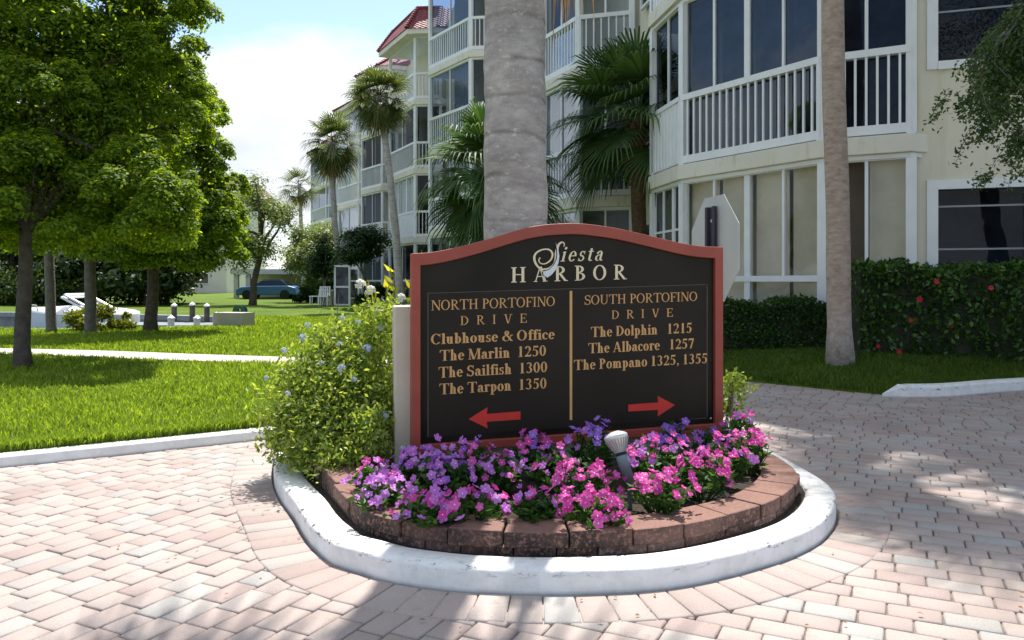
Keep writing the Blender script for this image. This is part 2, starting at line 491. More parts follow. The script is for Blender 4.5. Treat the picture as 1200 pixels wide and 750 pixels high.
class MB:
    def __init__(self):
        self.v, self.f, self.mi, self.cur = [], [], [], 0

    def add(self, vs, fs):
        b = len(self.v)
        self.v += [tuple(p) for p in vs]
        for f in fs:
            self.f.append([i + b for i in f])
            self.mi.append(self.cur)
        return self

    def box(self, c, s, rz=0.0):
        hx, hy, hz = s[0] / 2, s[1] / 2, s[2] / 2
        ca, sa = math.cos(rz), math.sin(rz)
        vs = []
        for z in (-hz, hz):
            for x, y in ((-hx, -hy), (hx, -hy), (hx, hy), (-hx, hy)):
                vs.append((c[0] + x * ca - y * sa, c[1] + x * sa + y * ca, c[2] + z))
        return self.add(vs, [(3, 2, 1, 0), (4, 5, 6, 7), (0, 1, 5, 4), (1, 2, 6, 5), (2, 3, 7, 6), (3, 0, 4, 7)])

    def obox(self, o, u, n, s0, s1, d0, d1, z0, z1):
        """box in a wall frame: s along u, d along outward n, z up"""
        vs = []
        for z in (z0, z1):
            for s, d in ((s0, d0), (s1, d0), (s1, d1), (s0, d1)):
                vs.append((o[0] + u[0] * s + n[0] * d, o[1] + u[1] * s + n[1] * d, z))
        return self.add(vs, [(3, 2, 1, 0), (4, 5, 6, 7), (0, 1, 5, 4), (1, 2, 6, 5), (2, 3, 7, 6), (3, 0, 4, 7)])

    def beam(self, p, q, w, h=None):
        h = h or w
        p, q = Vector(p), Vector(q)
        d = (q - p).normalized()
        up = Vector((0, 0, 1)) if abs(d.z) < 0.95 else Vector((0, 1, 0))
        a = d.cross(up).normalized() * (w / 2)
        b = a.cross(d).normalized() * (h / 2)
        vs = [p - a - b, p + a - b, p + a + b, p - a + b, q - a - b, q + a - b, q + a + b, q - a + b]
        return self.add(vs, [(0, 1, 2, 3), (7, 6, 5, 4), (0, 4, 5, 1), (1, 5, 6, 2), (2, 6, 7, 3), (3, 7, 4, 0)])

    def tube(self, pts, rad, n=10, caps=True):
        pts = [Vector(p) for p in pts]
        if not isinstance(rad, (list, tuple)):
            rad = [rad] * len(pts)
        rings = []
        ref = None
        for i, p in enumerate(pts):
            d = (pts[min(i + 1, len(pts) - 1)] - pts[max(i - 1, 0)]).normalized()
            if ref is None:
                ref = Vector((1, 0, 0)) if abs(d.x) < 0.9 else Vector((0, 1, 0))
            a = (ref - d * ref.dot(d)).normalized()
            b = d.cross(a)
            ref = a
            rings.append([p + (a * math.cos(2 * math.pi * k / n) + b * math.sin(2 * math.pi * k / n)) * rad[i] for k in range(n)])
        vs = [v for r in rings for v in r]
        fs = []
        for i in range(len(rings) - 1):
            for k in range(n):
                k2 = (k + 1) % n
                fs.append((i * n + k, i * n + k2, (i + 1) * n + k2, (i + 1) * n + k))
        if caps:
            fs.append(tuple(reversed(range(n))))
            fs.append(tuple(range((len(rings) - 1) * n, len(rings) * n)))
        return self.add(vs, fs)

    def prism(self, poly, z0, z1):
        n = len(poly)
        vs = [(p[0], p[1], z0) for p in poly] + [(p[0], p[1], z1) for p in poly]
        fs = [tuple(reversed(range(n))), tuple(range(n, 2 * n))]
        fs += [(i, (i + 1) % n, n + (i + 1) % n, n + i) for i in range(n)]
        return self.add(vs, fs)

    def lathe(self, prof, c, n=24, axis=None):
        """prof: (r, h) list; axis: Matrix (3x3) turning +Z to the axis"""
        axis = axis or Matrix.Identity(3)
        vs, fs = [], []
        for r, h in prof:
            for k in range(n):
                a = 2 * math.pi * k / n
                vs.append(Vector(c) + axis @ Vector((r * math.cos(a), r * math.sin(a), h)))
        for i in range(len(prof) - 1):
            for k in range(n):
                k2 = (k + 1) % n
                fs.append((i * n + k, i * n + k2, (i + 1) * n + k2, (i + 1) * n + k))
        return self.add(vs, fs)

    def build(self, name, mats, parent=None, smooth=False, bevel=0.0, auto=None):
        me = bpy.data.meshes.new(name)
        me.from_pydata(self.v, [], self.f)
        me.update()
        o = link(name, me, mats, parent)
        if max(self.mi, default=0):
            me.polygons.foreach_set('material_index', self.mi)
        bm = bmesh.new()
        bm.from_mesh(me)
        bmesh.ops.recalc_face_normals(bm, faces=bm.faces)
        bm.to_mesh(me)
        bm.free()
        if bevel:
            b = o.modifiers.new('bevel', 'BEVEL')
            b.width = bevel
            b.segments = 2
            b.limit_method = 'ANGLE'
        if smooth:
            me.polygons.foreach_set('use_smooth', [True] * len(me.polygons))
        return o


def tag(o, label=None, cat=None, group=None, kind=None):
    if label: o['label'] = label
    if cat: o['category'] = cat
    if group: o['group'] = group
    if kind: o['kind'] = kind
    return o


def empty(name, loc, label=None, cat=None, group=None):
    o = bpy.data.objects.new(name, None)
    COL.objects.link(o)
    o.location = loc
    o.empty_display_size = 0.2
    return tag(o, label, cat, group)


def catmull(pts, per=8, closed=True):
    pts = [np.array(p, float) for p in pts]
    n = len(pts)
    out = []
    rngi = range(n) if closed else range(n - 1)
    for i in rngi:
        if closed:
            p0, p1, p2, p3 = pts[(i - 1) % n], pts[i], pts[(i + 1) % n], pts[(i + 2) % n]
        else:
            p0, p1, p2, p3 = pts[max(i - 1, 0)], pts[i], pts[i + 1], pts[min(i + 2, n - 1)]
        for k in range(per):
            t = k / per
            out.append(0.5 * (2 * p1 + (p2 - p0) * t + (2 * p0 - 5 * p1 + 4 * p2 - p3) * t * t + (3 * p1 - p0 - 3 * p2 + p3) * t ** 3))
    if not closed:
        out.append(pts[-1])
    return np.array(out)


def normals2(P, closed=True):
    if closed:
        T = np.roll(P, -1, 0) - np.roll(P, 1, 0)
    else:
        T = np.gradient(P, axis=0)
    T /= np.linalg.norm(T, axis=1)[:, None] + 1e-9
    return np.stack([T[:, 1], -T[:, 0]], 1)      # right-hand side


def inside(P, x, y):
    """points x,y (arrays) inside polygon P"""
    x, y = np.asarray(x), np.asarray(y)
    c = np.zeros(x.shape, bool)
    n = len(P)
    for i in range(n):
        x1, y1 = P[i][0], P[i][1]
        x2, y2 = P[(i + 1) % n][0], P[(i + 1) % n][1]
        k = ((y1 > y) != (y2 > y)) & (x < (x2 - x1) * (y - y1) / (y2 - y1 + 1e-12) + x1)
        c ^= k
    return c


def unit(V):
    return V / (np.linalg.norm(V, axis=1)[:, None] + 1e-9)


def leaf_quads(C, size, aspect=0.5, droop=0.0, fold=0.12, up=None, A=None, NRM=None):
    """diamond leaves at centres C; returns V, F"""
    n = len(C)
    size = np.broadcast_to(np.asarray(size, float), (n,)) * rng.uniform(0.7, 1.25, n)
    if A is None:
        A = rng.normal(size=(n, 3))
    A = A.copy()
    A[:, 2] -= droop
    if NRM is not None:
        A = A - NRM * np.sum(A * NRM, 1)[:, None]
    A = unit(A)
    B = rng.normal(size=(n, 3))
    if NRM is not None:
        B = np.cross(NRM, A) + B * 0.15
    if up is not None:
        B = B * 0.5 + np.cross(A, np.broadcast_to(up, (n, 3)))
    B = unit(B - A * np.sum(A * B, 1)[:, None])
    N = np.cross(A, B)
    l = size[:, None] / 2
    w = l * aspect
    V = np.stack([C - A * l, C + B * w + N * l * fold - A * l * 0.1, C + A * l, C - B * w + N * l * fold - A * l * 0.1], 1).reshape(-1, 3)
    F = np.arange(n * 4).reshape(n, 4)
    return V, F


def clump_points(clumps, total, twig=22, sig=0.085, shell=0.5, normals=False):
    """leaf centres gathered on twigs in ellipsoid clumps (x,y,z,rx,ry,rz)"""
    cl = np.array(clumps, float)
    vol = cl[:, 3] * cl[:, 4] * cl[:, 5]
    wts = vol ** 0.75
    wts /= wts.sum()
    nt = max(1, total // twig)
    idx = rng.choice(len(cl), nt, p=wts)
    D = unit(rng.normal(size=(nt, 3)))
    r = rng.uniform(0, 1, nt) ** (shell)
    T = cl[idx, :3] + D * r[:, None] * cl[idx, 3:]
    C = np.repeat(T, twig, 0)
    sg = np.repeat(np.minimum(np.cbrt(vol[idx]) * sig * 3, 0.4), twig)[:, None]
    C = C + rng.normal(size=C.shape) * sg * np.array([1, 1, 0.65])
    if normals:
        ctr = np.repeat(cl[idx, :3], twig, 0)
        rad_ = np.repeat(cl[idx, 3:], twig, 0)
        O = unit((C - ctr) / rad_)
        return C, unit(O * 0.75 + np.array([0, 0, 0.7]) + rng.normal(size=C.shape) * 0.32)
    return C


# ------------------------------------------------------------------ terrain, lawns, road
canal = [(-9.7, 14.8), (-7.7, 16.6), (-6.75, 18.0), (-7.3, 20.0), (-9.0, 24.2), (-16, 27.5), (-60, 31)]
canal_near = [(-60, 13.0), (-20, 14.0)]
notch = [(-400, 31), (-60, 31), (-16, 27.5), (-9.0, 24.2), (-7.5, 21.2), (-7.1, 19.3), (-8.3, 18.5), (-10.6, 18.0), (-20, 17.4), (-60, 16.0), (-400, 16)]


def flat_sheet(name, poly, z, mat, skirt=None, kind='structure'):
    n = len(poly)
    tv, _, tf, _, _, _ = delaunay_2d_cdt([Vector((float(p[0]), float(p[1]))) for p in poly], [], [list(range(n))], 1, 1e-5)
    V = [(p.x, p.y, z) for p in tv]
    F = []
    for f in tf:
        a, b, c = (tv[i] for i in f[:3])
        F.append(tuple(f) if (b - a).cross(c - a) > 0 else tuple(reversed(f)))
    if skirt is not None:
        k = len(V)
        V += [(p[0], p[1], z) for p in poly] + [(p[0], p[1], skirt) for p in poly]
        F += [(k + i, k + (i + 1) % n, k + n + (i + 1) % n, k + n + i) for i in range(n)]
    me = bpy.data.meshes.new(name)
    me.from_pydata(V, [], F)
    me.update()
    return tag(link(name, me, mat), kind=kind)


flat_sheet('ground', [(-400, -60), (400, -60), (400, 900), (-400, 900)] + notch, -0.035, 'far_ground', -2.0)
flat_sheet('canal_bed', [(-420, 5), (0, 5), (0, 40), (-420, 40)], -1.6, 'soil')
flat_sheet('canal_water', [(-420, 8), (-3, 8), (-3, 36), (-420, 36)], -0.5, 'water')
flat_sheet('paver_bed', [(-14, 0.5), (12, 0.5), (12, 13.5), (-14, 13.5)], -0.012, 'joint_sand')

kerb_l = catmull([(-9.5, 1.9), (-7, 2.7), (-5, 3.93), (-3.3, 4.95), (-1.95, 5.8), (-0.9, 6.6), (0.1, 7.7), (0.8, 9.2), (1.1, 11.0), (1.2, 12.6)], 8, False)
LZ = 0.075
kn = normals2(kerb_l, False)
_t = kerb_l[10] - kn[10] * 0.1
if _t[1] < np.interp(_t[0], kerb_l[:, 0], kerb_l[:, 1]):
    kn = -kn
left_lawn_poly = [tuple(p - q * .125) for p, q in zip(kerb_l, kn)] + [(30, 13), (30, 900), (-400, 900)] + notch + [(-400, 1.9)]
# the lawn polygon is walked kerb -> far right -> far -> canal notch -> near left
flat_sheet('lawn', left_lawn_poly, LZ, 'lawn_ground', -0.03)

mb = MB()
for a, b in zip(notch[1:-2], notch[2:-1]):
    mb.beam((a[0], a[1], 0.02), (b[0], b[1], 0.02), 0.35, 0.16)
    mb.beam((a[0], a[1], -0.9), (b[0], b[1], -0.9), 0.12, 1.7)
tag(mb.build('seawall', 'seawall'), 'grey concrete seawall edging the canal beyond the lawn', 'seawall')

# sidewalk crossing the lawn
sw = [(-8.6, 12.35), (-6.8, 11.95), (-5.0, 11.35), (-3.3, 10.85), (-1.6, 10.5), (0.2, 10.4)]
sw = catmull(sw, 6, False)
swn = normals2(sw, False)
V, F = [], []
for p, n in zip(sw, swn):
    for o_, z_ in ((-0.42, LZ - 0.02), (-0.42, LZ + 0.02), (0.42, LZ + 0.02), (0.42, LZ - 0.02)):
        V.append((p[0] + n[0] * o_, p[1] + n[1] * o_, z_))
for i in range(len(sw) - 1):
    for k in range(3):
        F.append((i * 4 + k, i * 4 + k + 1, i * 4 + 5 + k, i * 4 + 4 + k))
mb = MB().add(V, F)
tag(mb.build('path', 'sidewalk'), kind='structure')
path_poly = [(p[0] + n[0] * 0.42, p[1] + n[1] * 0.42) for p, n in zip(sw, swn)] + [(p[0] - n[0] * 0.42, p[1] - n[1] * 0.42) for p, n in reversed(list(zip(sw, swn)))]

# right lawn, rising towards the hedge
rl_front = [(2.3, 9.75), (2.62, 9.4), (3.3, 8.72), (3.75, 8.25), (4.12, 7.98), (4.6, 8.08), (5.6, 8.5), (8.0, 9.2), (11, 9.9)]


def rl_front_y(x):
    return np.interp(x, [p[0] for p in rl_front], [p[1] for p in rl_front])


def rl_z(x, y):
    d = np.clip((y - rl_front_y(x)) / 1.8, 0, 1)
    amp = np.interp(x, [2.5, 4.5, 7], [0.08, 0.22, 0.32])
    return 0.03 + amp * d * d * (3 - 2 * d) + 0.03 * np.clip(d * 8, 0, 1)


xs = np.linspace(2.3, 11, 60)
V, F = [], []
NJ = 26
for x in xs:
    y0 = float(rl_front_y(x))
    for j in range(NJ):
        y = y0 + (j / (NJ - 1)) ** 1.4 * 7
        V.append((x, y, float(rl_z(x, y)) if j else -0.02))
for i in range(len(xs) - 1):
    for j in range(NJ - 1):
        a = i * NJ + j
        F.append((a, a + NJ, a + NJ + 1, a + 1))
tag(MB().add(V, F).build('grass_verge', 'lawn_ground', smooth=True), kind='structure')

# island outline (foot of the white kerb), walked counter-clockwise from the left
island = catmull([(-1.62, 5.35), (-1.575, 5.1), (-1.37, 4.45), (-1.093, 3.86), (-.8625, 3.40), (-.626, 3.15), (-.333, 3.005), (0, 2.945), (.327, 2.945), (.66, 3.01),
                  (.994, 3.18), (1.355, 3.46), (1.62, 3.84), (1.735, 4.2), (1.73, 4.7), (1.66, 5.3), (1.5, 5.9), (0.9, 6.3), (0, 6.35), (-.9, 6.15), (-1.4, 5.8)], 8)
isl_n = normals2(island)
if not inside(island, np.array([island[3][0] - isl_n[3][0] * 0.05]), np.array([island[3][1] - isl_n[3][1] * 0.05]))[0]:
    isl_n = -isl_n


def offs(d):
    return island - isl_n * d


def sweep_kerb(P, Nn, prof, closed):
    V, F = [], []
    k = len(prof)
    for p, n in zip(P, Nn):
        for d, z in prof:
            V.append((p[0] - n[0] * d, p[1] - n[1] * d, z))
    m = len(P)
    for i in range(m if closed else m - 1):
        j = (i + 1) % m
        for q in range(k - 1):
            F.append((i * k + q, j * k + q, j * k + q + 1, i * k + q + 1))
    if not closed:
        F.append(tuple(range(k)))
        F.append(tuple(reversed(range((m - 1) * k, m * k))))
    return MB().add(V, F)


isl_j = island + np.stack([np.interp(np.arange(len(island)), np.arange(0, len(island), 4), rng.normal(0, 0.004, len(range(0, len(island), 4))))] * 2, 1)
k_ = sweep_kerb(isl_j, isl_n, [(0, -0.03), (0.002, 0.078), (0.008, 0.090), (0.022, 0.097), (0.08, 0.099), (0.135, 0.096), (0.15, 0.088), (0.152, 0.0)], True)
tag(k_.build('island_kerb', 'kerb_paint', smooth=True), 'white painted curved kerb around the flower bed island', 'kerb')
sgn = 1
k_ = sweep_kerb(kerb_l, kn * sgn, [(0, -0.03), (0.004, 0.06), (0.016, 0.074), (0.10, 0.078), (0.125, 0.07), (0.13, 0.0)], False)
tag(k_.build('lawn_kerb', 'kerb_paint', smooth=True), 'long white kerb between the sunny lawn and the pavers', 'kerb')
kr = catmull([(4.12, 7.96), (4.6, 8.03), (5.6, 8.44), (8.0, 9.14), (11, 9.85)], 8, False)
krn = normals2(kr, False)
test = kr[5] - krn[5] * 0.1
sgn = 1 if test[1] > np.interp(test[0], kr[:, 0], kr[:, 1]) else -1
k_ = sweep_kerb(kr, krn * sgn, [(0, -0.03), (0.004, 0.10), (0.016, 0.122), (0.12, 0.125), (0.15, 0.115), (0.155, 0.0)], False)
# sloping nose at the kerb's near end
nose = [(4.12, 7.96, -0.02), (3.86, 8.02, -0.02), (4.08, 8.115, -0.02), (4.12, 7.965, 0.12), (4.075, 8.11, 0.12), (3.87, 8.025, 0.03)]
k_.add(nose, [(0, 1, 5, 3), (1, 2, 4, 5), (3, 5, 4)])
tag(k_.build('verge_kerb', 'kerb_paint'), 'white painted kerb with sloping end beside the shaded grass verge', 'kerb')


# pavers ------------------------------------------------------------
def paver_field():
    ang = R(64)
    ux, uy = math.cos(ang), math.sin(ang)
    c = 0.116
    vb = 1.30                                   # seam between the two laying directions
    pr = random.Random(5)
    rects = []
    ring_out = island + isl_n * 0.12
    for j in range(84):                         # left drive: courses along u
        v_ = vb + j * c
        u_ = -3.0 + pr.random() * .2
        while u_ < 14:
            ln = pr.choice((.138, .165, .182, .182, .195))
            rects.append((u_, v_, ln, c))
            u_ += ln
    for j in range(144):                        # right drive: courses along v
        u_ = -2.6 + j * c
        v_ = vb
        first = True
        while v_ > -9:
            ln = pr.choice((.138, .165, .182, .182, .195)) * (pr.uniform(.5, 1) if first else 1)
            first = False
            rects.append((u_, v_ - ln, c, ln))
            v_ -= ln
    Rr = np.array(rects)
    cu, cv = Rr[:, 0] + Rr[:, 2] / 2, Rr[:, 1] + Rr[:, 3] / 2
    X, Y = cu * ux - cv * uy, cu * uy + cv * ux
    keep = (Y > 1.6) & (Y < 12.5) & (np.abs(X) < Y * 0.78 + 0.6) & ~inside(ring_out, X, Y)
    keep &= ~((X < 1.2) & (Y > np.interp(X, kerb_l[:, 0], kerb_l[:, 1]) + 0.15))
    return Rr[keep], cu[keep], cv[keep], ux, uy


def paver_verts(cx, cy, hu, hv, ux, uy, zt, rot=None):
    """bevelled slab tops: 4 foot corners, 4 shoulder, 4 top"""
    n = len(cx)
    if rot is None:
        rot = np.zeros(n)
    tilt1, tilt2 = rng.normal(0, 0.004, n), rng.normal(0, 0.004, n)
    V = np.zeros((n, 12, 3))
    gap = 0.0022
    for lev, (ins, z) in enumerate(((gap, -0.02), (gap, -0.0055), (gap + 0.0065, 0.0))):
        for q, (a, b) in enumerate(((-1, -1), (1, -1), (1, 1), (-1, 1))):
            lu, lv = a * (hu - ins), b * (hv - ins)
            ax, ay = ux * np.cos(rot) - uy * np.sin(rot), uy * np.cos(rot) + ux * np.sin(rot)
            V[:, lev * 4 + q, 0] = cx + lu * ax - lv * ay
            V[:, lev * 4 + q, 1] = cy + lu * ay + lv * ax
            V[:, lev * 4 + q, 2] = zt + z + (lu * tilt1 + lv * tilt2 if lev else 0)
    f = [(8, 9, 10, 11)]
    for q in range(4):
        q2 = (q + 1) % 4
        f.append((q, q2, 4 + q2, 4 + q))
        f.append((4 + q, 4 + q2, 8 + q2, 8 + q))
    F = (np.arange(n) * 12)[:, None, None] + np.array(f)[None]
    return V.reshape(-1, 3), F.reshape(-1, 4)


Rr, cu, cv, ux, uy = paver_field()
cx, cy = cu * ux - cv * uy, cu * uy + cv * ux
zt = rng.normal(0, 0.0011, len(cx))
V, F = paver_verts(cx, cy, Rr[:, 2] / 2 * rng.uniform(0.975, 1, len(cx)), Rr[:, 3] / 2 * rng.uniform(0.975, 1, len(cx)), ux, uy, zt, rng.normal(0, 0.006, len(cx)))
# soldier course round the island
ro = island + isl_n * 0.13
seg = np.linalg.norm(np.roll(ro, -1, 0) - ro, axis=1)
cum = np.concatenate([[0], np.cumsum(seg)])
L_ = cum[-1]
npv = int(L_ / 0.128)
Vs, Fs = [], []
tt = np.arange(npv + 1) / npv * L_


def along(P, t):
    Q = np.vstack([P, P[:1]])
    return np.stack([np.interp(t, cum, Q[:, 0]), np.interp(t, cum, Q[:, 1])], -1)


rin, rout = island + isl_n * 0.012, island + isl_n * 0.245
for a, b in zip(tt[:-1], tt[1:]):
    g_ = 0.0024
    c4 = [along(rin, a + g_), along(rin, b - g_), along(rout, b - g_), along(rout, a + g_)]
    cc = sum(c4) / 4
    z0 = 0.006 + rng.normal(0, 0.001)
    base = len(Vs)
    for sc, z in ((1.0, -0.02), (1.0, z0 - 0.005), (0.93, z0)):
        for p in c4:
            q = cc + (p - cc) * sc
            Vs.append((q[0], q[1], z))
    for f in [(8, 9, 10, 11)] + [x for q in range(4) for x in ((q, (q + 1) % 4, 4 + (q + 1) % 4, 4 + q), (4 + q, 4 + (q + 1) % 4, 8 + (q + 1) % 4, 8 + q))]:
        Fs.append([base + i for i in f])
off = len(V)
V = np.vstack([V, np.array(Vs)])
F = np.vstack([F, np.array(Fs) + off])
tag(np_mesh('road', V, F, 'paver'), kind='structure')
bpy.data.objects['road'].data.update()


# ------------------------------------------------------------------ apartment buildings
F2F, FL0 = 3.1, 0.1


def wall_frame(P, Q):
    u = np.array([Q[0] - P[0], Q[1] - P[1]])
    L = float(np.linalg.norm(u))
    u = u / L
    return u, np.array([u[1], -u[0]]), L


def pane_quad(mb, o, u, n, s0, s1, d, z0, z1):
    vs = [(o[0] + u[0] * s + n[0] * d, o[1] + u[1] * s + n[1] * d, z) for s, z in ((s0, z0), (s1, z0), (s1, z1), (s0, z1))]
    mb.add(vs, [(0, 1, 2, 3)])


def facet(root, P, Q, k, spec):
    """one side of one storey of a bay: railing or transom, window with its pane, what hangs behind it"""
    u, n, L = wall_frame(P, Q)
    z0 = FL0 + F2F * k + (0.0 if k == 0 else 0.002)
    zt = z0 + 2.84
    zr = z0 + 1.1
    nm = spec.get('n', 2)
    fr = MB()
    e = 0.07
    # outer frame
    fr.obox(P, u, n, 0.0, e, -0.05, 0.02, z0, zt)
    fr.obox(P, u, n, L - e, L, -0.05, 0.02, z0, zt)
    fr.obox(P, u, n, e, L - e, -0.05, 0.02, zt - 0.07, zt)
    fr.obox(P, u, n, e, L - e, -0.052, 0.03, zr, zr + 0.09)
    fr.obox(P, u, n, e, L - e, -0.05, 0.02, z0, z0 + 0.07)
    for i in range(1, nm):
        s = L * i / nm
        thick = 0.045 if (i % 2) else 0.11
        fr.obox(P, u, n, s - thick / 2, s + thick / 2, -0.045, 0.012, zr + 0.09, zt - 0.07)
        if k == 0 and i % 2 == 0:
            fr.obox(P, u, n, s - thick / 2, s + thick / 2, -0.045, 0.012, z0 + 0.07, zr)
    if spec.get('hbar'):
        fr.obox(P, u, n, e, L - e, -0.04, 0.0, z0 + 2.0, z0 + 2.04)
    w = fr.build('window_frame', 'white_paint', root)
    pm = MB()
    pane_quad(pm, P, u, n, e, L - e, -0.02, z0 + 0.07, zr)
    pane_quad(pm, P, u, n, e, L - e, -0.02, zr + 0.09, zt - 0.07)
    pm.build('pane', spec.get('glass', 'glass_dark'), w)
    sh = spec.get('shade')
    if sh:
        c = MB()
        for i in range(nm):
            s0, s1 = L * i / nm + 0.03, L * (i + 1) / nm - 0.03
            zz = z0 + 0.05
            mat_i = sh[i % len(sh)]
            if mat_i is None:
                continue
            cc = MB()
            pane_quad(cc, P, u, n, s0, s1, -0.16 - 0.01 * i, zz, zt - 0.05)
            cc.build('curtain', mat_i, w)  # includes dark sheets that stand in for the unlit rooms
    if k > 0 or spec.get('rail0'):
        if spec.get('solid'):
            rb = MB()
            rb.obox(P, u, n, 0.03, L - 0.03, 0.03, 0.055, z0 + 0.05, zr + 0.02)
            m_ = max(2, int(L / 0.16))
            for i in range(m_ + 1):
                s = 0.05 + (L - 0.1) * i / m_
                rb.obox(P, u, n, s - 0.015, s + 0.015, 0.053, 0.075, z0 + 0.06, zr + 0.01)
            rb.obox(P, u, n, 0.0, L, 0.025, 0.085, zr + 0.02, zr + 0.10)
            rb.build('railing', 'white_paint', root)
        else:
            rb = MB()
            rb.obox(P, u, n, 0.0, L, 0.032, 0.095, zr + 0.0, zr + 0.10)
            rb.obox(P, u, n, 0.0, L, 0.034, 0.086, z0 + 0.02, z0 + 0.15)
            sp = spec.get('sp', 0.135)
            m_ = max(2, int(round(L / sp)))
            for i in range(1, m_):
                s = L * i / m_
                rb.obox(P, u, n, s - 0.016, s + 0.016, 0.045, 0.075, z0 + 0.15, zr + 0.01)
            for s in (0.03, L - 0.03):
                rb.obox(P, u, n, s - 0.03, s + 0.03, 0.035, 0.088, z0, zr + 0.008)
            rb.build('railing', 'white_paint', root)


def bay(root, pts, specs, back, storeys=4, inset=1.5):
    """pts: plan corners of the bay from far to near; back: two plan points deep in the building"""
    A = np.array(pts, float)
    # outline pushed out a little for the ledges
    out = []
    ns = [wall_frame(A[i], A[i + 1])[1] for i in range(len(A) - 1)]
    for i in range(len(A)):
        nn = ns[max(0, i - 1)] + ns[min(len(ns) - 1, i)]
        nn = nn / np.linalg.norm(nn)
        cosv = max(0.6, float(nn @ ns[min(len(ns) - 1, i)]))
        out.append((A[i], nn / cosv))
    for k in range(1, storeys + 1):
        poly = [tuple(a + n_ * 0.13) for a, n_ in out] + back
        mb = MB().prism(poly, FL0 + F2F * k - 0.25, FL0 + F2F * k)
        mb.build('ledge', 'ledge_cream', root, bevel=0.012)
        if k <= storeys:
            poly2 = [tuple(a + n_ * 0.06) for a, n_ in out] + back
            MB().prism(poly2, FL0 + F2F * k - 0.315, FL0 + F2F * k - 0.252).build('fascia', 'white_paint', root)
    for k in range(storeys):
        for i in range(len(A) - 1):
            sp = specs(k, i)
            if sp is not None:
                facet(root, A[i], A[i + 1], k, sp)
        for a, n_ in out:
            mb = MB()
            mb.box((a[0] + n_[0] * 0.01, a[1] + n_[1] * 0.01, FL0 + F2F * k + 1.39), (0.13, 0.13, 2.78), math.atan2(n_[1], n_[0]))
            mb.build('corner_post', 'white_paint', root)


def eave_roof(root, pts, back, z, over=0.55, height=1.5, setback=0.8):
    A = np.array(pts, float)
    ns = [wall_frame(A[i], A[i + 1])[1] for i in range(len(A) - 1)]
    outn = []
    for i in range(len(A)):
        nn = ns[max(0, i - 1)] + ns[min(len(ns) - 1, i)]
        outn.append(nn / np.linalg.norm(nn))
    o1 = [tuple(a + n_ * over) for a, n_ in zip(A, outn)] + back
    MB().prism(o1, z, z + 0.22).build('eave', 'ledge_cream', root)
    lo = [(*(a + n_ * (over + 0.05)), z + 0.222) for a, n_ in zip(A, outn)] + [(*b, z + 0.222) for b in back]
    hi = [(*(a - n_ * setback), z + height) for a, n_ in zip(A, outn)] + [(*b, z + height) for b in back]
    n = len(lo)
    mb = MB().add(lo + hi, [(i, (i + 1) % n, n + (i + 1) % n, n + i) for i in range(n)] + [tuple(range(n, 2 * n))])
    for i in range(len(A)):                      # ridge tiles up the hips
        mb.tube([Vector(lo[i]) + Vector((0, 0, 0.05)), Vector(hi[i]) + Vector((0, 0, 0.05))], 0.09, 8)
    mb.tube([Vector(h) + Vector((0, 0, 0.03)) for h in hi[:len(A)]], 0.08, 8)
    mb.build('roof', 'roof_tile', root)


def core(root, front, depth, z1, mat='wall_cream'):
    poly = list(front) + [(front[-1][0] + depth, front[-1][1] + depth * 0.1), (front[0][0] + depth, front[0][1] + depth * 0.35)]
    MB().prism(poly, -0.02, z1).build('wall', mat, root)


crng = random.Random(3)


def spec_far(k, i):
    gl = crng.choice(['glass_dark', 'glass_dark', 'glass_mirror', 'glass_clear'])
    sh = crng.choice([None, None, None, ['curtain_white', None], ['curtain_white'], ['blind_brown']])
    return {'n': 2, 'glass': gl, 'shade': sh, 'sp': 0.16, 'solid': crng.random() < 0.25 and k > 0}


# nearest block: bay with a corner balcony, flat wall with windows, a second bay further back
near_b = empty('apartment_building', (4.0, 13.5, 0), 'nearest cream apartment block with white bay windows, behind the hedges on the right', 'apartment building')
bay1 = [(2.73, 14.72), (2.97, 13.24), (4.44, 10.94), (5.42, 10.42)]


def spec_1(k, i):
    if k == 0:
        if i == 1:
            return {'n': 4, 'glass': 'glass_clear', 'shade': ['shade_tan']}
        if i == 2:
            return {'n': 2, 'glass': 'glass_clear', 'shade': ['blind_brown', 'shade_tan']}
        return {'n': 3, 'glass': 'glass_dark', 'shade': [None, 'curtain_white', None], 'hbar': True}
    if i == 0:
        return {'n': 2, 'glass': 'glass_dark', 'solid': True}
    if i == 1:
        return {'n': 4, 'glass': 'glass_mirror', 'shade': ['interior_dark'], 'sp': 0.145}
    return {'n': 2, 'glass': 'glass_dark', 'shade': ['interior_dark'] if k < 2 else None, 'sp': 0.145}


bay(near_b, bay1, spec_1, [(7.5, 11.2), (7.5, 16.0)])
front_n = [(0.7, 22.5), (2.0, 20.6), (2.95, 18.0), (3.3, 15.0), (4.2, 13.6), (5.0, 12.2), (5.6, 11.3)]
core(near_b, front_n, 10, 12.5)
# flat wall on the far right, with two visible windows
WA, WB = np.array((5.40, 10.50)), np.array((12.5, 8.2))
u, n, L = wall_frame(WA, WB)
mb = MB()
holes = [(0.33, 2.6, 1.0, 2.52), (0.30, 2.6, 4.12, 5.75), (0.33, 2.6, 7.2, 8.8), (0.33, 2.6, 10.3, 11.9)]
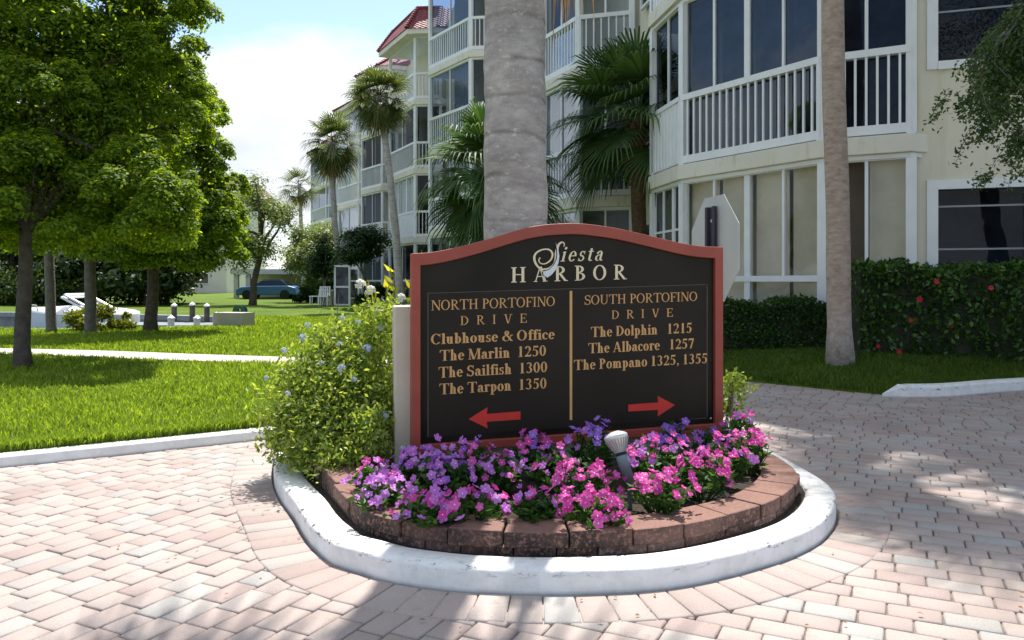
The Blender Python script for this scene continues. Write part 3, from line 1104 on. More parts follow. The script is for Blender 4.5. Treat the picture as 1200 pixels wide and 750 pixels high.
# wall pieces round the openings
mb.obox(WA, u, n, 0, 0.30, -0.2, 0, -0.1, 12.9)
mb.obox(WA, u, n, 2.6, L, -0.2, 0, -0.1, 12.9)
zz = -0.1
for s0, s1, z0, z1 in holes:
    mb.obox(WA, u, n, 0.30, 2.6, -0.2, 0, zz, z0)
    zz = z1
mb.obox(WA, u, n, 0.30, 2.6, -0.2, 0, zz, 12.9)
mb.build('wall', 'wall_cream', near_b)
MB().obox(WA, u, n, 0.1, L, -0.8, -0.6, 0, 12.8).build('wall', 'interior_dark', near_b)  # dark sheet behind the windows, painting the gloom of the rooms
for q, (s0, s1, z0, z1) in enumerate(holes):
    s0 = 0.30
    fr = MB()
    e = 0.075
    fr.obox(WA, u, n, s0 - 0.06, s0 + e, -0.1, 0.03, z0 - 0.05, z1 + 0.05)
    fr.obox(WA, u, n, s1 - e, s1 + 0.06, -0.1, 0.03, z0 - 0.05, z1 + 0.05)
    fr.obox(WA, u, n, s0 + e, s1 - e, -0.1, 0.03, z1 - e, z1 + 0.05)
    fr.obox(WA, u, n, s0 + e, s1 - e, -0.1, 0.05, z0 - 0.06, z0 + 0.05)
    mid = s0 + 1.15
    fr.obox(WA, u, n, mid - 0.035, mid + 0.035, -0.08, 0.02, z0 + 0.05, z1 - e)
    w = fr.build('window_frame', 'white_paint', near_b)
    pm = MB()
    pane_quad(pm, WA, u, n, s0 + e, s1 - e, -0.06, z0 + 0.05, z1 - e)
    pm.build('pane', 'glass_dark', w)
    for zz in ((0.45, 0.86) if q else (0.42, 0.8)):
        ins = MB()
        ins.obox(WA, u, n, s0 + e, mid, -0.075, -0.05, z0 + (z1 - z0) * zz - 0.012, z0 + (z1 - z0) * zz + 0.012)
        ins.build('muntin', 'grey_paint', w)
# second bay, behind the thick palm trunk
bay2 = [(0.20, 21.4), (0.86, 19.85), (1.60, 18.25), (2.80, 17.9)]


def spec_2(k, i):
    if k == 0:
        return {'n': 2, 'glass': 'glass_dark', 'shade': None}
    if i == 2:
        return {'n': 2, 'glass': 'glass_clear' if k == 2 else 'glass_dark', 'shade': None, 'sp': 0.17}
    return {'n': 2, 'glass': 'glass_mirror' if k == 2 else 'glass_dark', 'shade': ['interior_dark', None], 'sp': 0.15}


bay(near_b, bay2, spec_2, [(4.0, 18.4), (4.0, 21.6)])
for z0 in (0.9, 4.2, 7.3):                     # narrow windows of the recess between the two bays
    P_, Q_ = np.array((2.93, 17.6)), np.array((3.27, 15.4))
    u, n, L = wall_frame(P_, Q_)
    fr = MB()
    for a, b_, c, d in ((0.3, 0.36, z0, z0 + 1.6), (1.54, 1.6, z0, z0 + 1.6), (0.36, 1.54, z0, z0 + 0.06), (0.36, 1.54, z0 + 1.54, z0 + 1.6), (0.92, 0.97, z0 + 0.06, z0 + 1.54)):
        fr.obox(P_, u, n, a, b_, 0.02, 0.09, c, d)
    w = fr.build('window_frame', 'white_paint', near_b)
    pm = MB()
    pm.obox(P_, u, n, 0.34, 1.56, 0.025, 0.05, z0 + 0.03, z0 + 1.57)
    pm.build('pane', 'black_glass', w)

mid_b = empty('apartment_building', (-2.0, 32, 0), 'middle apartment block with maroon tiled mansard roof, left of the thick palm trunk', 'apartment building')
bay3 = [(-3.15, 29.8), (-1.45, 27.3), (-0.35, 27.15)]
bay4 = [(-6.0, 37.9), (-4.34, 34.6), (-3.2, 34.5)]
core(mid_b, [(-5.1, 38.6), (-3.0, 34.7), (-2.2, 31.0), (-0.25, 27.8), (0.6, 25.5)], 9, 12.7)


def spec_3(k, i):
    if i == 0:
        return {'n': 2, 'glass': ['glass_dark', 'glass_mirror', 'glass_mirror', 'glass_mirror'][k], 'shade': [None, 'curtain_white'] if k else None, 'sp': 0.16}
    return {'n': 1, 'glass': 'glass_dark', 'sp': 0.16}


def spec_4(k, i):
    if k == 3:
        return {'n': 1, 'glass': 'glass_clear', 'sp': 0.16}
    if k == 1:
        return {'n': 3, 'glass': 'glass_clear', 'shade': ['curtain_white'], 'solid': True} if i == 0 else {'n': 1, 'glass': 'glass_dark', 'shade': ['blind_brown'], 'sp': 0.16}
    return {'n': 2, 'glass': 'glass_dark', 'shade': [None, 'interior_dark'], 'sp': 0.16}


bay(mid_b, bay3, spec_3, [(1.5, 27.9), (1.5, 30.5)])
bay(mid_b, bay4, spec_4, [(-1.5, 35.0), (-1.5, 38.4)])
eave_roof(mid_b, bay3, [(3, 27.5), (3, 31)], 12.5, 0.55)
eave_roof(mid_b, bay4, [(0, 35.0), (0, 40)], 12.2, 0.6, 1.35, 0.15)

far_b = empty('apartment_building', (-10, 50, 0), 'farthest apartment block with pale bay windows, behind the tall fan palms', 'apartment building')
bay5 = [(-8.4, 43.2), (-6.9, 41.0), (-6.1, 40.8)]
bay6 = [(-11.7, 52.0), (-9.65, 48.5), (-9.0, 48.3)]
bay7 = [(-18.0, 69.0), (-15.4, 63.8), (-13.8, 62.0)]
core(far_b, [(-16.5, 69.5), (-13.2, 62.3), (-10.4, 52.6), (-8.7, 48.6), (-7.5, 43.8), (-5.8, 41.2), (-4.9, 39.4)], 9, 12.6)
for b_, bk in ((bay5, [(-4.5, 41.2), (-4.5, 44)]), (bay6, [(-7.5, 48.8), (-7.5, 53)]), (bay7, [(-11, 62.5), (-11, 70)])):
    bay(far_b, b_, spec_far, bk)
    eave_roof(far_b, b_, bk, 12.4, 0.4, 1.0)

# ------------------------------------------------------------------ trees and palms
def make_tree(label, base, trunk_h, r0, clumps, nleaf, leaf, leafmat, barkmat, lean=(0, 0), group=None, limbs=9, aspect=0.5, twig=22, sig=0.085, shell=0.5):
    root = empty('tree', base, label, 'tree', group)
    b = Vector(base)
    top = b + Vector((lean[0], lean[1], trunk_h))
    mb = MB()
    k = 9
    pts = [b + (top - b) * (i / (k - 1)) + Vector((math.sin(i * 1.3 + r0 * 50) * 0.03 * trunk_h / 2, math.cos(i * 1.7) * 0.02, 0)) for i in range(k)]
    pts[0] = b - Vector((0, 0, 0.1))
    mb.tube(pts, [r0 * (1.25 if i == 0 else 1.0 - 0.4 * i / (k - 1)) for i in range(k)], 12)
    cl = sorted(clumps, key=lambda c: -c[3])[:]
    rr = random.Random(int(r0 * 1000) + len(clumps))
    for c in rr.sample(cl, min(limbs, len(cl))):
        st_ = pts[rr.randint(4, k - 1)]
        e = Vector(c[:3])
        m_ = (st_ + e) / 2 + Vector((rr.uniform(-.2, .2), rr.uniform(-.2, .2), rr.uniform(0.0, .35)))
        mb.tube([st_, (st_ + m_) / 2 + Vector((0, 0, .08)), m_, (m_ + e) / 2 + Vector((0, 0, .05)), e], [r0 * .5, r0 * .42, r0 * .3, r0 * .2, r0 * .08], 7)
    mb.build('trunk', barkmat, root, smooth=True)
    C, NR = clump_points(clumps, nleaf, twig, sig, shell, True)
    V, F = leaf_quads(C, leaf, aspect, 0.25, NRM=NR)
    np_mesh('crown', V, F, leafmat, root)
    return root


def crown_clumps(c, rad, n, size, seed, zmin=None, flat=0.55, ok=None):
    rr = np.random.default_rng(seed)
    out = []
    while len(out) < n:
        d = rr.normal(size=3)
        d /= np.linalg.norm(d)
        r = rr.uniform(0.25, 1) ** 0.5
        p = np.array(c) + d * r * np.array(rad)
        if zmin is not None and p[2] < zmin:
            continue
        if ok is not None and not ok(p):
            continue
        s = size * rr.uniform(0.5, 1.35)
        out.append((*p, s, s, s * flat))
    return out


def dome_tree(label, base, trunk_h, r0, domes, filler, nper, leaf, lean, group, seed):
    """shade tree whose crown is layered umbrella-like tufts: lit tops, dark hollows below"""
    rr = np.random.default_rng(seed)
    root = empty('tree', base, label, 'tree', group)
    b = Vector(base)
    top = b + Vector((lean[0], lean[1], trunk_h))
    k = 12
    pts = [b.lerp(top, i / (k - 1)) + Vector((math.sin(i * .8 + seed) * .03, math.cos(i * .6) * .02, 0)) for i in range(k)]
    pts[0] = b - Vector((0, 0, .1))
    mb = MB()
    mb.tube(pts, [r0 * (1.3 if i == 0 else 1.0 - .45 * i / (k - 1)) for i in range(k)], 12)
    Cs, Ns = [], []
    for x, y, z, r, rz in domes:
        st_ = pts[int(rr.integers(5, k))]
        e = Vector((x, y, z + rz * .45))
        m_ = st_.lerp(e, .5) + Vector((rr.uniform(-.15, .15), rr.uniform(-.15, .15), rr.uniform(.05, .3)))
        mb.tube([st_, st_.lerp(m_, .5) + Vector((0, 0, .06)), m_, m_.lerp(e, .5) + Vector((0, 0, .04)), e], [r0 * .5, r0 * .4, r0 * .3, r0 * .2, r0 * .07], 7)
        area = r * r + r * rz
        nsub = int(10 + 26 * area)
        for q in range(nsub):                  # small tufts over the upper shell and the hanging skirt
            d = rr.normal(size=3)
            d /= np.linalg.norm(d)
            if d[2] < -.15:
                d[2] = -d[2]
            c = np.array((x, y, z)) + d * np.array((r, r, rz)) * rr.uniform(.80, 1.06)
            sr = r * rr.uniform(.22, .42)
            n_ = int(nper * sr * sr / .06)
            dd = rr.normal(size=(n_, 3))
            dd = unit(dd + d * .6 + np.array((0, 0, .35)))
            p = c + dd * sr * np.array((1, 1, .6)) * (rr.uniform(.35, 1.05, (n_, 1)))
            p[:, 2] -= (np.linalg.norm((p - c)[:, :2], axis=1) ** 2) * .7 / max(sr, .05) * .5
            Cs.append(p)
            Ns.append(unit(dd * .7 + np.array((0, 0, .55)) + rr.normal(size=(n_, 3)) * .34))
    mb.build('trunk', 'bark', root, smooth=True)
    if filler:
        C = clump_points(filler, int(nper * 55), 16, .1)
        Cs.append(C)
        Ns.append(unit(rr.normal(size=C.shape) + np.array((0, 0, .5))))
    C, NR = np.vstack(Cs), np.vstack(Ns)
    V, F = leaf_quads(C, leaf, .52, .3, NRM=NR)
    np_mesh('crown', V, F, 'leaf_olive', root)
    return root


domes1 = [(-6.05, 9.7, 1.95, .74, 1.05), (-4.85, 10.0, 1.90, .70, 1.15), (-5.55, 10.8, 1.75, .85, .75), (-6.2, 10.2, 3.55, .70, .75), (-7.3, 10.2, 2.6, .9, 1.1), (-5.6, 11.0, 3.0, .75, 1.0),
          (-6.7, 10.6, 4.5, .85, .75), (-5.75, 11.2, 4.3, .75, .75), (-7.6, 10.8, 4.2, .9, .9), (-5.0, 11.0, 4.35, .55, .5), (-6.6, 11.6, 2.4, .9, 1.0), (-6.4, 11.2, 5.4, 1.0, .8), (-7.6, 11.4, 1.9, .9, .7),
          (-5.3, 11.4, 5.3, .7, .6), (-4.75, 11.2, 3.3, .55, .7), (-6.9, 9.6, 1.8, .55, .6)]
fill1 = [(-6.3, 10.8, 2.9, 1.2, 1.1, 1.0), (-6.4, 10.9, 4.4, 1.2, 1.1, 1.0)]
dome_tree('large dense green shade tree nearest at the left edge, dark slim trunk on the lawn', (-6.3, 9.9, LZ), 3.2, .1, domes1, fill1, 400, .066, (-.22, .4), 'shade trees on the lawn', 4)
domes2 = [(-7.45, 16.7, 5.3, .82, .85), (-7.0, 16.6, 3.7, .85, .95), (-6.75, 16.8, 2.3, .80, .80), (-8.1, 16.2, 3.9, .95, 1.0), (-6.35, 17.0, 3.2, .45, .5), (-6.45, 16.6, 1.85, .62, .45), (-7.8, 16.2, 1.9, 1.1, .7),
          (-8.8, 16.8, 5.2, 1.0, .9), (-6.75, 17.0, 4.75, .5, .5), (-7.2, 16.2, 1.65, .85, .45), (-8.9, 16.3, 2.6, .95, 1.0), (-8.2, 17.4, 6.0, .9, .7), (-9.2, 17, 3.8, .8, .9), (-7.2, 17.6, 2.6, .8, .9)]
fill2 = [(-8.0, 17.0, 3.2, 1.2, 1.0, 1.1), (-8.0, 17.0, 4.8, 1.1, 1.0, 1.0)]
dome_tree('dark layered shade tree by the dock, second along the lawn', (-8.0, 17.0, LZ), 3.2, .14, domes2, fill2, 230, .092, (.1, 0), 'shade trees on the lawn', 5)
cl3 = crown_clumps((-12.4, 36.5, 4.0), (1.75, 1.6, 2.2), 26, 0.6, 6, 2.3, 0.9)
make_tree('loose grey-green tree with crooked trunk in front of the carport', (-12.5, 37.0, LZ), 4.4, 0.17, cl3, 13000, 0.16, 'leaf_mid', 'bark', (0.55, 0), 'loose trees near the carport', 9, 0.4, 14, 0.14)
cl3 = crown_clumps((-11.1, 42.0, 2.7), (1.4, 1.6, 1.7), 16, 0.6, 7, 1.0, 0.9)
make_tree('small pale green tree between the carport and the far apartments', (-11.3, 42.5, LZ), 2.6, 0.1, cl3, 8000, 0.19, 'leaf_mid', 'bark', (0.1, 0), 'loose trees near the carport', 5, 0.4, 14, 0.14)
cl3 = crown_clumps((-14.2, 58.0, 3.2), (2.6, 2.0, 2.3), 24, 1.0, 17, 1.0, 0.9)
make_tree('soft green tree far behind the carport, right of the crooked tree', (-14.2, 58.5, LZ), 3.0, 0.16, cl3, 7000, 0.30, 'leaf_mid', 'bark', (0, 0), 'loose trees near the carport', 6, 0.45, 14, 0.14)
# small round trees against the building
cl = crown_clumps((-6.55, 33.5, 2.75), (0.98, 0.9, 0.75), 22, 0.5, 8, None, 0.8)
make_tree('round dark clipped tree with slanting stems beside the tall palm', (-6.2, 33.5, LZ), 2.0, 0.06, cl, 9000, 0.13, 'leaf_dark', 'bark_grey', (-.4, 0), 'small dark trees against the apartments', 6)
cl = crown_clumps((-8.9, 36.5, 2.35), (0.72, 0.7, 0.7), 14, 0.45, 9, None, 0.8)
make_tree('smaller dark tree left of the round clipped one', (-9.0, 36.5, LZ), 1.7, 0.05, cl, 6000, 0.14, 'leaf_dark', 'bark_grey', (0.1, 0), 'small dark trees against the apartments', 5)
# trees of the far bank, in a row
bank = [(-26, 40, 5.5, 'dense tree behind the boat on the far bank, at the left edge'), (-21.5, 38.5, 4.2, 'dark tree on the far canal bank seen right of the nearest trunk'),
        (-18, 40, 5.2, 'dark tree on the far canal bank behind the two grey palm trunks'), (-17.6, 37, 4.0, 'low dark tree on the far canal bank behind the dock'),
        (-22.5, 47, 6.0, 'tall dark tree on the far bank left of the carport')]
for i, (x, y, h, lab) in enumerate(bank):
    cl = crown_clumps((x, y, h * 0.52), (2.2, 1.8, h * 0.45), 20, 0.95, 30 + i, 0.7, 0.8)
    make_tree(lab, (x, y, LZ), h * 0.5, 0.15, cl, 11000, 0.30, 'leaf_bank', 'bark', (0, 0), 'dark trees on the far bank', 4)


def fan_fronds(crown, nf, plen, flen, nleaf, emin, emax, seed, spread=R(215), droopk=1.0, wid=0.032):
    rr = np.random.default_rng(seed)
    V, F3, F4 = [], [], []
    stems = MB()
    crown = np.array(crown, float)
    for i in range(nf):
        az = i * 2.399963 + rr.uniform(-.25, .25)
        el = R(emin + (emax - emin) * ((i + .5) / nf)) + rr.uniform(-.12, .12)
        d = np.array([math.cos(az) * math.cos(el), math.sin(az) * math.cos(el), math.sin(el)])
        pl = plen * rr.uniform(.8, 1.15)
        dr = droopk * pl * 0.16
        e = crown + d * pl + np.array([0, 0, -dr])
        m_ = crown + d * pl * .5 + np.array([0, 0, -dr * .25])
        stems.tube([crown, m_, e], [0.022, 0.014, 0.009], 4, False)
        T = d + np.array([0, 0, -2 * dr / pl])
        T /= np.linalg.norm(T)
        Sd = np.cross(T, [0, 0, 1.0])
        Sd /= np.linalg.norm(Sd) + 1e-9
        N_ = np.cross(Sd, T)
        roll = rr.uniform(-.5, .5)
        Sd, N_ = Sd * math.cos(roll) + N_ * math.sin(roll), N_ * math.cos(roll) - Sd * math.sin(roll)
        for q in range(nleaf):
            ph = -spread / 2 + spread * q / (nleaf - 1)
            dirv = T * math.cos(ph) + Sd * math.sin(ph) + N_ * (0.18 * abs(math.sin(ph)))
            dirv /= np.linalg.norm(dirv)
            L2 = flen * (0.72 + 0.28 * math.cos(ph)) * rr.uniform(.9, 1.08)
            side = np.cross(dirv, N_)
            side /= np.linalg.norm(side)
            w = wid * flen
            p0 = e
            p1 = e + dirv * L2 * .5
            p2 = e + dirv * L2 * .8 + np.array([0, 0, -L2 * .08 * droopk])
            p3 = e + dirv * L2 * .98 + np.array([0, 0, -L2 * (.24 + .1 * rr.random()) * droopk])
            b = len(V)
            V += [p0 - side * w * .2, p0 + side * w * .2, p1 + side * w, p1 - side * w, p2 + side * w * .6, p2 - side * w * .6, p3 + side * w * .08, p3 - side * w * .08]
            F4 += [(b, b + 1, b + 2, b + 3), (b + 3, b + 2, b + 4, b + 5), (b + 5, b + 4, b + 6, b + 7)]
    return np.array(V), np.array(F4), stems


def palm(label, base, crown, r0, r1, nf, plen, flen, nleaf, mat, trunkmat, seed, group, emin=-55, emax=80, bend=(0, 0), dead=0, n=14, boots=0.0, wid=0.032, droopk=1.0):
    root = empty('palm', base, label, 'palm tree', group)
    b, c = Vector(base), Vector(crown)
    k = 96 if n >= 28 else 26
    rr = random.Random(seed)
    pts, rad = [], []
    for i in range(k):
        f = i / (k - 1)
        p = b.lerp(c, f) + Vector((bend[0], bend[1], 0)) * math.sin(math.pi * f)
        pts.append(p + Vector((math.sin(i * .9 + seed), math.cos(i * .7), 0)) * r0 * (.018 if n >= 28 else .04))
        rad.append((r0 + (r1 - r0) * f) * (1 + rr.uniform(-.016, .016)) * (1.25 if i == 0 else 1))
    pts[0] = pts[0] - Vector((0, 0, .15))
    MB().tube(pts, rad, n).build('trunk', trunkmat, root, smooth=True)
    V, F, stems = fan_fronds(c, nf, plen, flen, nleaf, emin, emax, seed, wid=wid, droopk=droopk)
    np_mesh('crown', V, F, mat, root)
    stems.build('frond_stems', mat, root)
    if dead:
        V, F, stems = fan_fronds(c - Vector((0, 0, .1)), dead, plen * .7, flen * .9, max(8, nleaf // 2), -85, -62, seed + 9, R(80))
        np_mesh('dead_fronds', V, F, 'palm_dead', root)
    if boots:
        mb = MB()
        for i in range(46):
            a = i * 2.4
            z = -boots * (i / 46)
            p = c + Vector((math.cos(a) * r1 * .9, math.sin(a) * r1 * .9, z))
            q = p + Vector((math.cos(a) * .12, math.sin(a) * .12, .16))
            mb.tube([p, (p + q) / 2 + Vector((0, 0, -.01)), q], [.045, .035, .018], 5)
        mb.build('leaf_bases', 'palm_boots', root)
    return root


# thick grey trunk right behind the sign
p1 = palm('thick pale grey ringed palm trunk rising behind the monument sign', (0.03, 5.25, .1), (0.0, 5.28, 8.0), .225, .18, 26, 0.8, 0.95, 22, 'palm_green', 'palm_trunk_grey', 21, 'palms', -35, 80, n=28)
mb = MB()
rr = random.Random(8)
for i in range(60):                             # dead frond that hangs into the picture
    x0, y0 = .40 + rr.gauss(0, .035), 5.05 + rr.gauss(0, .05)
    z1 = 3.05 - abs(rr.gauss(0, .16)) + rr.random() * .25
    dx = -.10 * rr.random() - .02 + (.12 if rr.random() < .2 else 0)
    w = .008
    mb.add([(x0 - w, y0, 4.3), (x0 + w, y0, 4.3), (x0 + dx * .4 + w * 1.5, y0 - .02, 3.6), (x0 + dx * .4 - w * 1.5, y0 - .02, 3.6), (x0 + dx, y0 - .05 + rr.gauss(0, .03), z1)], [(0, 1, 2, 3), (3, 2, 4)])
mb.tube([(0.05, 5.2, 7.9), (.36, 5.05, 7.0), (.40, 5.05, 4.25)], [.03, .022, .02], 6)
mb.build('dead_frond', 'palm_dead', p1)
palm('slim tan palm trunk standing before the hedge gap on the right', (3.98, 9.3, .28), (3.78, 9.35, 9.6), .142, .115, 30, 1.0, 1.0, 24, 'palm_green', 'palm_trunk_tan', 22, 'palms', -45, 80, n=20)
palm('bushy dark fan palm with shaggy leaf bases, right of the thick trunk', (2.72, 16.2, .1), (2.64, 16.2, 4.65), .15, .16, 50, 1.05, 1.15, 34, 'palm_green', 'palm_boots', 23, 'palms', -42, 85, boots=1.5, wid=.026, droopk=1.0)
palm('half hidden dark fan palm just left of the thick trunk', (-.42, 16.0, .1), (-.42, 16.0, 3.5), .14, .15, 44, .85, 1.05, 32, 'palm_green', 'palm_boots', 24, 'palms', -68, 85, boots=1.1, wid=.026, droopk=1.15)
palm('tallest curved palm in front of the middle apartment block', (-4.35, 30.0, .1), (-5.2, 30.0, 8.45), .17, .125, 44, .72, .86, 22, 'palm_sunny', 'palm_trunk_grey', 25, 'palms', -75, 80, (.12, 0), 8)
palm('leaning palm left of the tallest, before the far apartments', (-8.05, 37.5, .1), (-8.75, 37.5, 8.0), .165, .125, 42, .88, 1.05, 20, 'palm_sunny', 'palm_trunk_grey', 26, 'palms', -75, 80, (-.25, 0), 9)
palm('small distant palm left of the leaning one', (-14.9, 56, .1), (-15.5, 56, 8.2), .17, .13, 26, .9, 1.0, 16, 'palm_sunny', 'palm_trunk_grey', 27, 'palms', -70, 80, (-.1, 0), 4)
palm('slim grey palm trunk before the white boat', (-9.95, 16.6, .05), (-10.1, 16.6, 4.6), .105, .085, 20, .7, .7, 16, 'palm_green', 'bark_grey', 28, 'palms', -40, 80)
palm('grey palm trunk growing out of the round yellow-green shrub', (-9.05, 16.5, .05), (-9.15, 16.6, 4.6), .12, .09, 20, .7, .7, 16, 'palm_green', 'bark_grey', 29, 'palms', -40, 80)

# overhanging tree at the right edge: its trunk stands outside the picture
ov = empty('tree', (6.4, 7.4, .2), 'dark small-leaved tree drooping its branches in from the right edge', 'tree')
mb = MB()
tp = [(6.4, 7.4, -.1), (6.3, 7.3, 1.5), (6.1, 7.2, 3.0), (5.7, 7.0, 4.2)]
mb.tube(tp, [.17, .15, .13, .10], 10)
rr = random.Random(17)
limb_ends = [(4.25, 6.35, 3.05), (4.0, 6.5, 2.62), (3.7, 6.2, 2.7), (4.05, 6.1, 2.35), (4.3, 6.4, 2.15), (3.82, 6.3, 2.95), (4.5, 6.2, 2.5)]
twigs = []
for e in limb_ends:
    st_ = Vector((5.7, 7.0, 4.0)) + Vector((rr.uniform(-.3, .3), rr.uniform(-.3, .3), rr.uniform(-.3, .3)))
    e = Vector(e)
    m_ = Vector(((st_.x + e.x) / 2 - .1, (st_.y + e.y) / 2, max(st_.z, e.z) - .42 + rr.uniform(-.2, .2)))
    pl = [st_, st_.lerp(m_, .5) + Vector((0, 0, .1)), m_, m_.lerp(e, .55) + Vector((0, 0, .10)), e]
    mb.tube(pl, [.035, .028, .018, .011, .005], 6)
    twigs += [(m_.lerp(e, f) + Vector((0, 0, .08 * (1 - f)))) for f in np.linspace(.1, 1.0, 10)]
hang = []
for tw in twigs:
    for q in range(3):
        a = Vector(tw) + Vector((rr.gauss(0, .1), rr.gauss(0, .12), rr.gauss(0, .05)))
        b = a + Vector((rr.gauss(-.06, .12), rr.gauss(0, .12), -rr.uniform(.08, .42)))
        mb.tube([a, a.lerp(b, .5) + Vector((-.02, 0, .02)), b], [.004, .003, .002], 4, False)
        hang.append((a, b))
mb.build('trunk', 'bark_grey', ov, smooth=True)
C = []
for a, b in hang:
    for q in range(85):
        f = rr.random()
        p = a.lerp(b, f)
        C.append((p.x + rr.gauss(0, .035), p.y + rr.gauss(0, .04), p.z + rr.gauss(0, .03)))
C = np.array(C)
Cu = clump_points(crown_clumps((6.2, 7.3, 5.0), (1.6, 1.4, 1.1), 26, .5, 77, 3.8), 9000)
V, F = leaf_quads(np.vstack([C, Cu]), .043, .5, .3)
np_mesh('crown', V, F, 'leaf_branch', ov)


# hedges -----------------------------------------------------------
def hedge(label, poly_fn, x0, x1, yfront, depth, zb, ztop, nleaf, leaf, mat, seed, group, cat='hedge', red=0):
    rr = np.random.default_rng(seed)
    root = empty('hedge', ((x0 + x1) / 2, float(yfront((x0 + x1) / 2)) + depth / 2, 0), label, cat, group)
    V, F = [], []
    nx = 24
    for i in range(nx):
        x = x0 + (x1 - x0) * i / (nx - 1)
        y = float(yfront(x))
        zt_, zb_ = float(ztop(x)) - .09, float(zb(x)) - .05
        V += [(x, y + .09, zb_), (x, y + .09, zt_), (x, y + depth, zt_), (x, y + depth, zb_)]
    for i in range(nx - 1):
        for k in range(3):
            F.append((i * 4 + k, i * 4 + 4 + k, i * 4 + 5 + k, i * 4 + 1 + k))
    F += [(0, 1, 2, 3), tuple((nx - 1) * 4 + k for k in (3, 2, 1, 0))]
    MB().add(V, F).build('branches', 'core_dark', root)  # solid dark core behind the leaves, standing in for the hedge's shadowy inside
    n1 = int(nleaf * .62)
    x = rr.uniform(x0, x1, nleaf)
    zt_, zb_ = ztop(x), zb(x)
    y = yfront(x) + np.abs(rr.normal(0, .055, nleaf))
    lump = .05 * np.sin(x * 7.3 + seed) + .035 * np.sin(x * 17.1)
    z = zb_ + (zt_ - zb_) * rr.uniform(0.0, 1, nleaf) ** .85
    y += lump * .6 + .035 * np.sin(z * 14 + x * 5)
    top = np.arange(nleaf) > n1
    z[top] = zt_[top] - np.abs(rr.normal(0, .045, top.sum())) + lump[top] * .8
    y[top] = yfront(x[top]) + rr.uniform(0, depth, top.sum())
    end = rr.random(nleaf) < .10
    x[end] = x0 + np.abs(rr.normal(0, .04, end.sum()))
    y[end] = yfront(x[end]) + rr.uniform(0, depth, end.sum())
    C = np.stack([x, y, z], 1) + rr.normal(0, .018, (nleaf, 3))
    A = rr.normal(size=(nleaf, 3)) * .8 + np.array([0, -.5, .35])
    V, F = leaf_quads(C, leaf, .55, 0, A=A)
    np_mesh('foliage', V, F, mat, root)
    return root


yw = lambda x: 10.55 - (np.asarray(x) - 5.4) * .30          # line of the wall, roughly
tall_y = lambda x: 9.62 - (np.asarray(x) - 4.1) * .06
tall = hedge('taller hedge with scattered red blossoms under the right window', None, 4.40, 8.2, tall_y, .75,
             lambda x: rl_z(x, tall_y(x)), lambda x: 1.40 + .03 * np.sin(np.asarray(x) * 3.1) + .02 * np.sin(np.asarray(x) * 9), 8200, .078, 'leaf_hedge', 41, 'hedges by the apartments', red=9)
low_y = lambda x: 11.0 - (np.asarray(x) - 3.0) * .42
low = hedge('lower plain clipped hedge between the sign and the tan palm trunk', None, 2.55, 4.45, low_y, .6,
            lambda x: rl_z(x, low_y(x)), lambda x: .93 + .02 * np.sin(np.asarray(x) * 5), 9000, .05, 'leaf_hedge_low', 42, 'hedges by the apartments')


# blossoms ----------------------------------------------------------
def blossom_mesh(name, petals, r, mats, cup=.12, eye=.16, notch=.0):
    mb = MB()
    for p in range(petals):
        a0 = 2 * math.pi * p / petals
        ps = [(0, 0, 0)]
        for q in range(7):
            f = -1 + 2 * q / 6
            ang = a0 + f * math.pi / petals * 1.02
            rad = r * (1 - .32 * f * f - (notch if q == 3 else 0))
            ps.append((math.cos(ang) * rad, math.sin(ang) * rad, cup * r * (rad / r) ** 2 - .10 * r * abs(f)))
        mb.add(ps, [(0, q, q + 1) for q in range(1, 7)])
    mb.cur = 1
    k = 8
    mb.add([(math.cos(2 * math.pi * i / k) * r * eye, math.sin(2 * math.pi * i / k) * r * eye, .035 * r) for i in range(k)], [tuple(range(k))])
    me = bpy.data.meshes.new(name)
    me.from_pydata(mb.v, [], mb.f)
    me.polygons.foreach_set('material_index', mb.mi)
    for m in mats:
        me.materials.append(MATS[m])
    return me


def cluster_mesh(name, n, r, fr, mats, seed):
    """rounded head of small five-petalled flowers"""
    rr = random.Random(seed)
    mb = MB()
    for i in range(n):
        d = Vector((rr.gauss(0, 1), rr.gauss(0, 1), abs(rr.gauss(0, .8)) + .1)).normalized()
        c = d * r * rr.uniform(.7, 1)
        q = d.to_track_quat('Z', 'Y')
        sp = rr.uniform(0, 6)
        for p in range(5):
            a = sp + 2 * math.pi * p / 5
            pts = [Vector((0, 0, 0)), Vector((math.cos(a - .45) * fr * .7, math.sin(a - .45) * fr * .7, .15 * fr)), Vector((math.cos(a) * fr, math.sin(a) * fr, .1 * fr)), Vector((math.cos(a + .45) * fr * .7, math.sin(a + .45) * fr * .7, .15 * fr))]
            mb.add([c + q @ x for x in pts], [(0, 1, 2, 3)])
    me = bpy.data.meshes.new(name)
    me.from_pydata(mb.v, [], mb.f)
    for m in mats:
        me.materials.append(MATS[m])
    return me


def put(mesh, name, parent, p, d, s=1.0, spin=0.0):
    o = bpy.data.objects.new(name, mesh)
    COL.objects.link(o)
    o.parent = parent
    o.location = Vector(p) - wloc(parent)
    q = Vector(d).normalized().to_track_quat('Z', 'Y')
    o.rotation_euler = (q.to_matrix() @ Matrix.Rotation(spin, 3, 'Z')).to_euler()
    o.scale = (s, s, s)
    return o


hib = blossom_mesh('hibiscus', 5, .034, ['petal_red', 'petal_red'], .3, .1)
for px, py in ((5.05, .98), (5.9, 1.12), (5.42, .66), (4.55, .40), (4.80, .33), (5.25, 1.2), (4.95, .72)):
    put(hib, 'blossom', tall, (px, float(tall_y(px)) - .05, py), (rnd.gauss(-.3, .3), -1, .3), rnd.uniform(.8, 1.2), rnd.random() * 6)

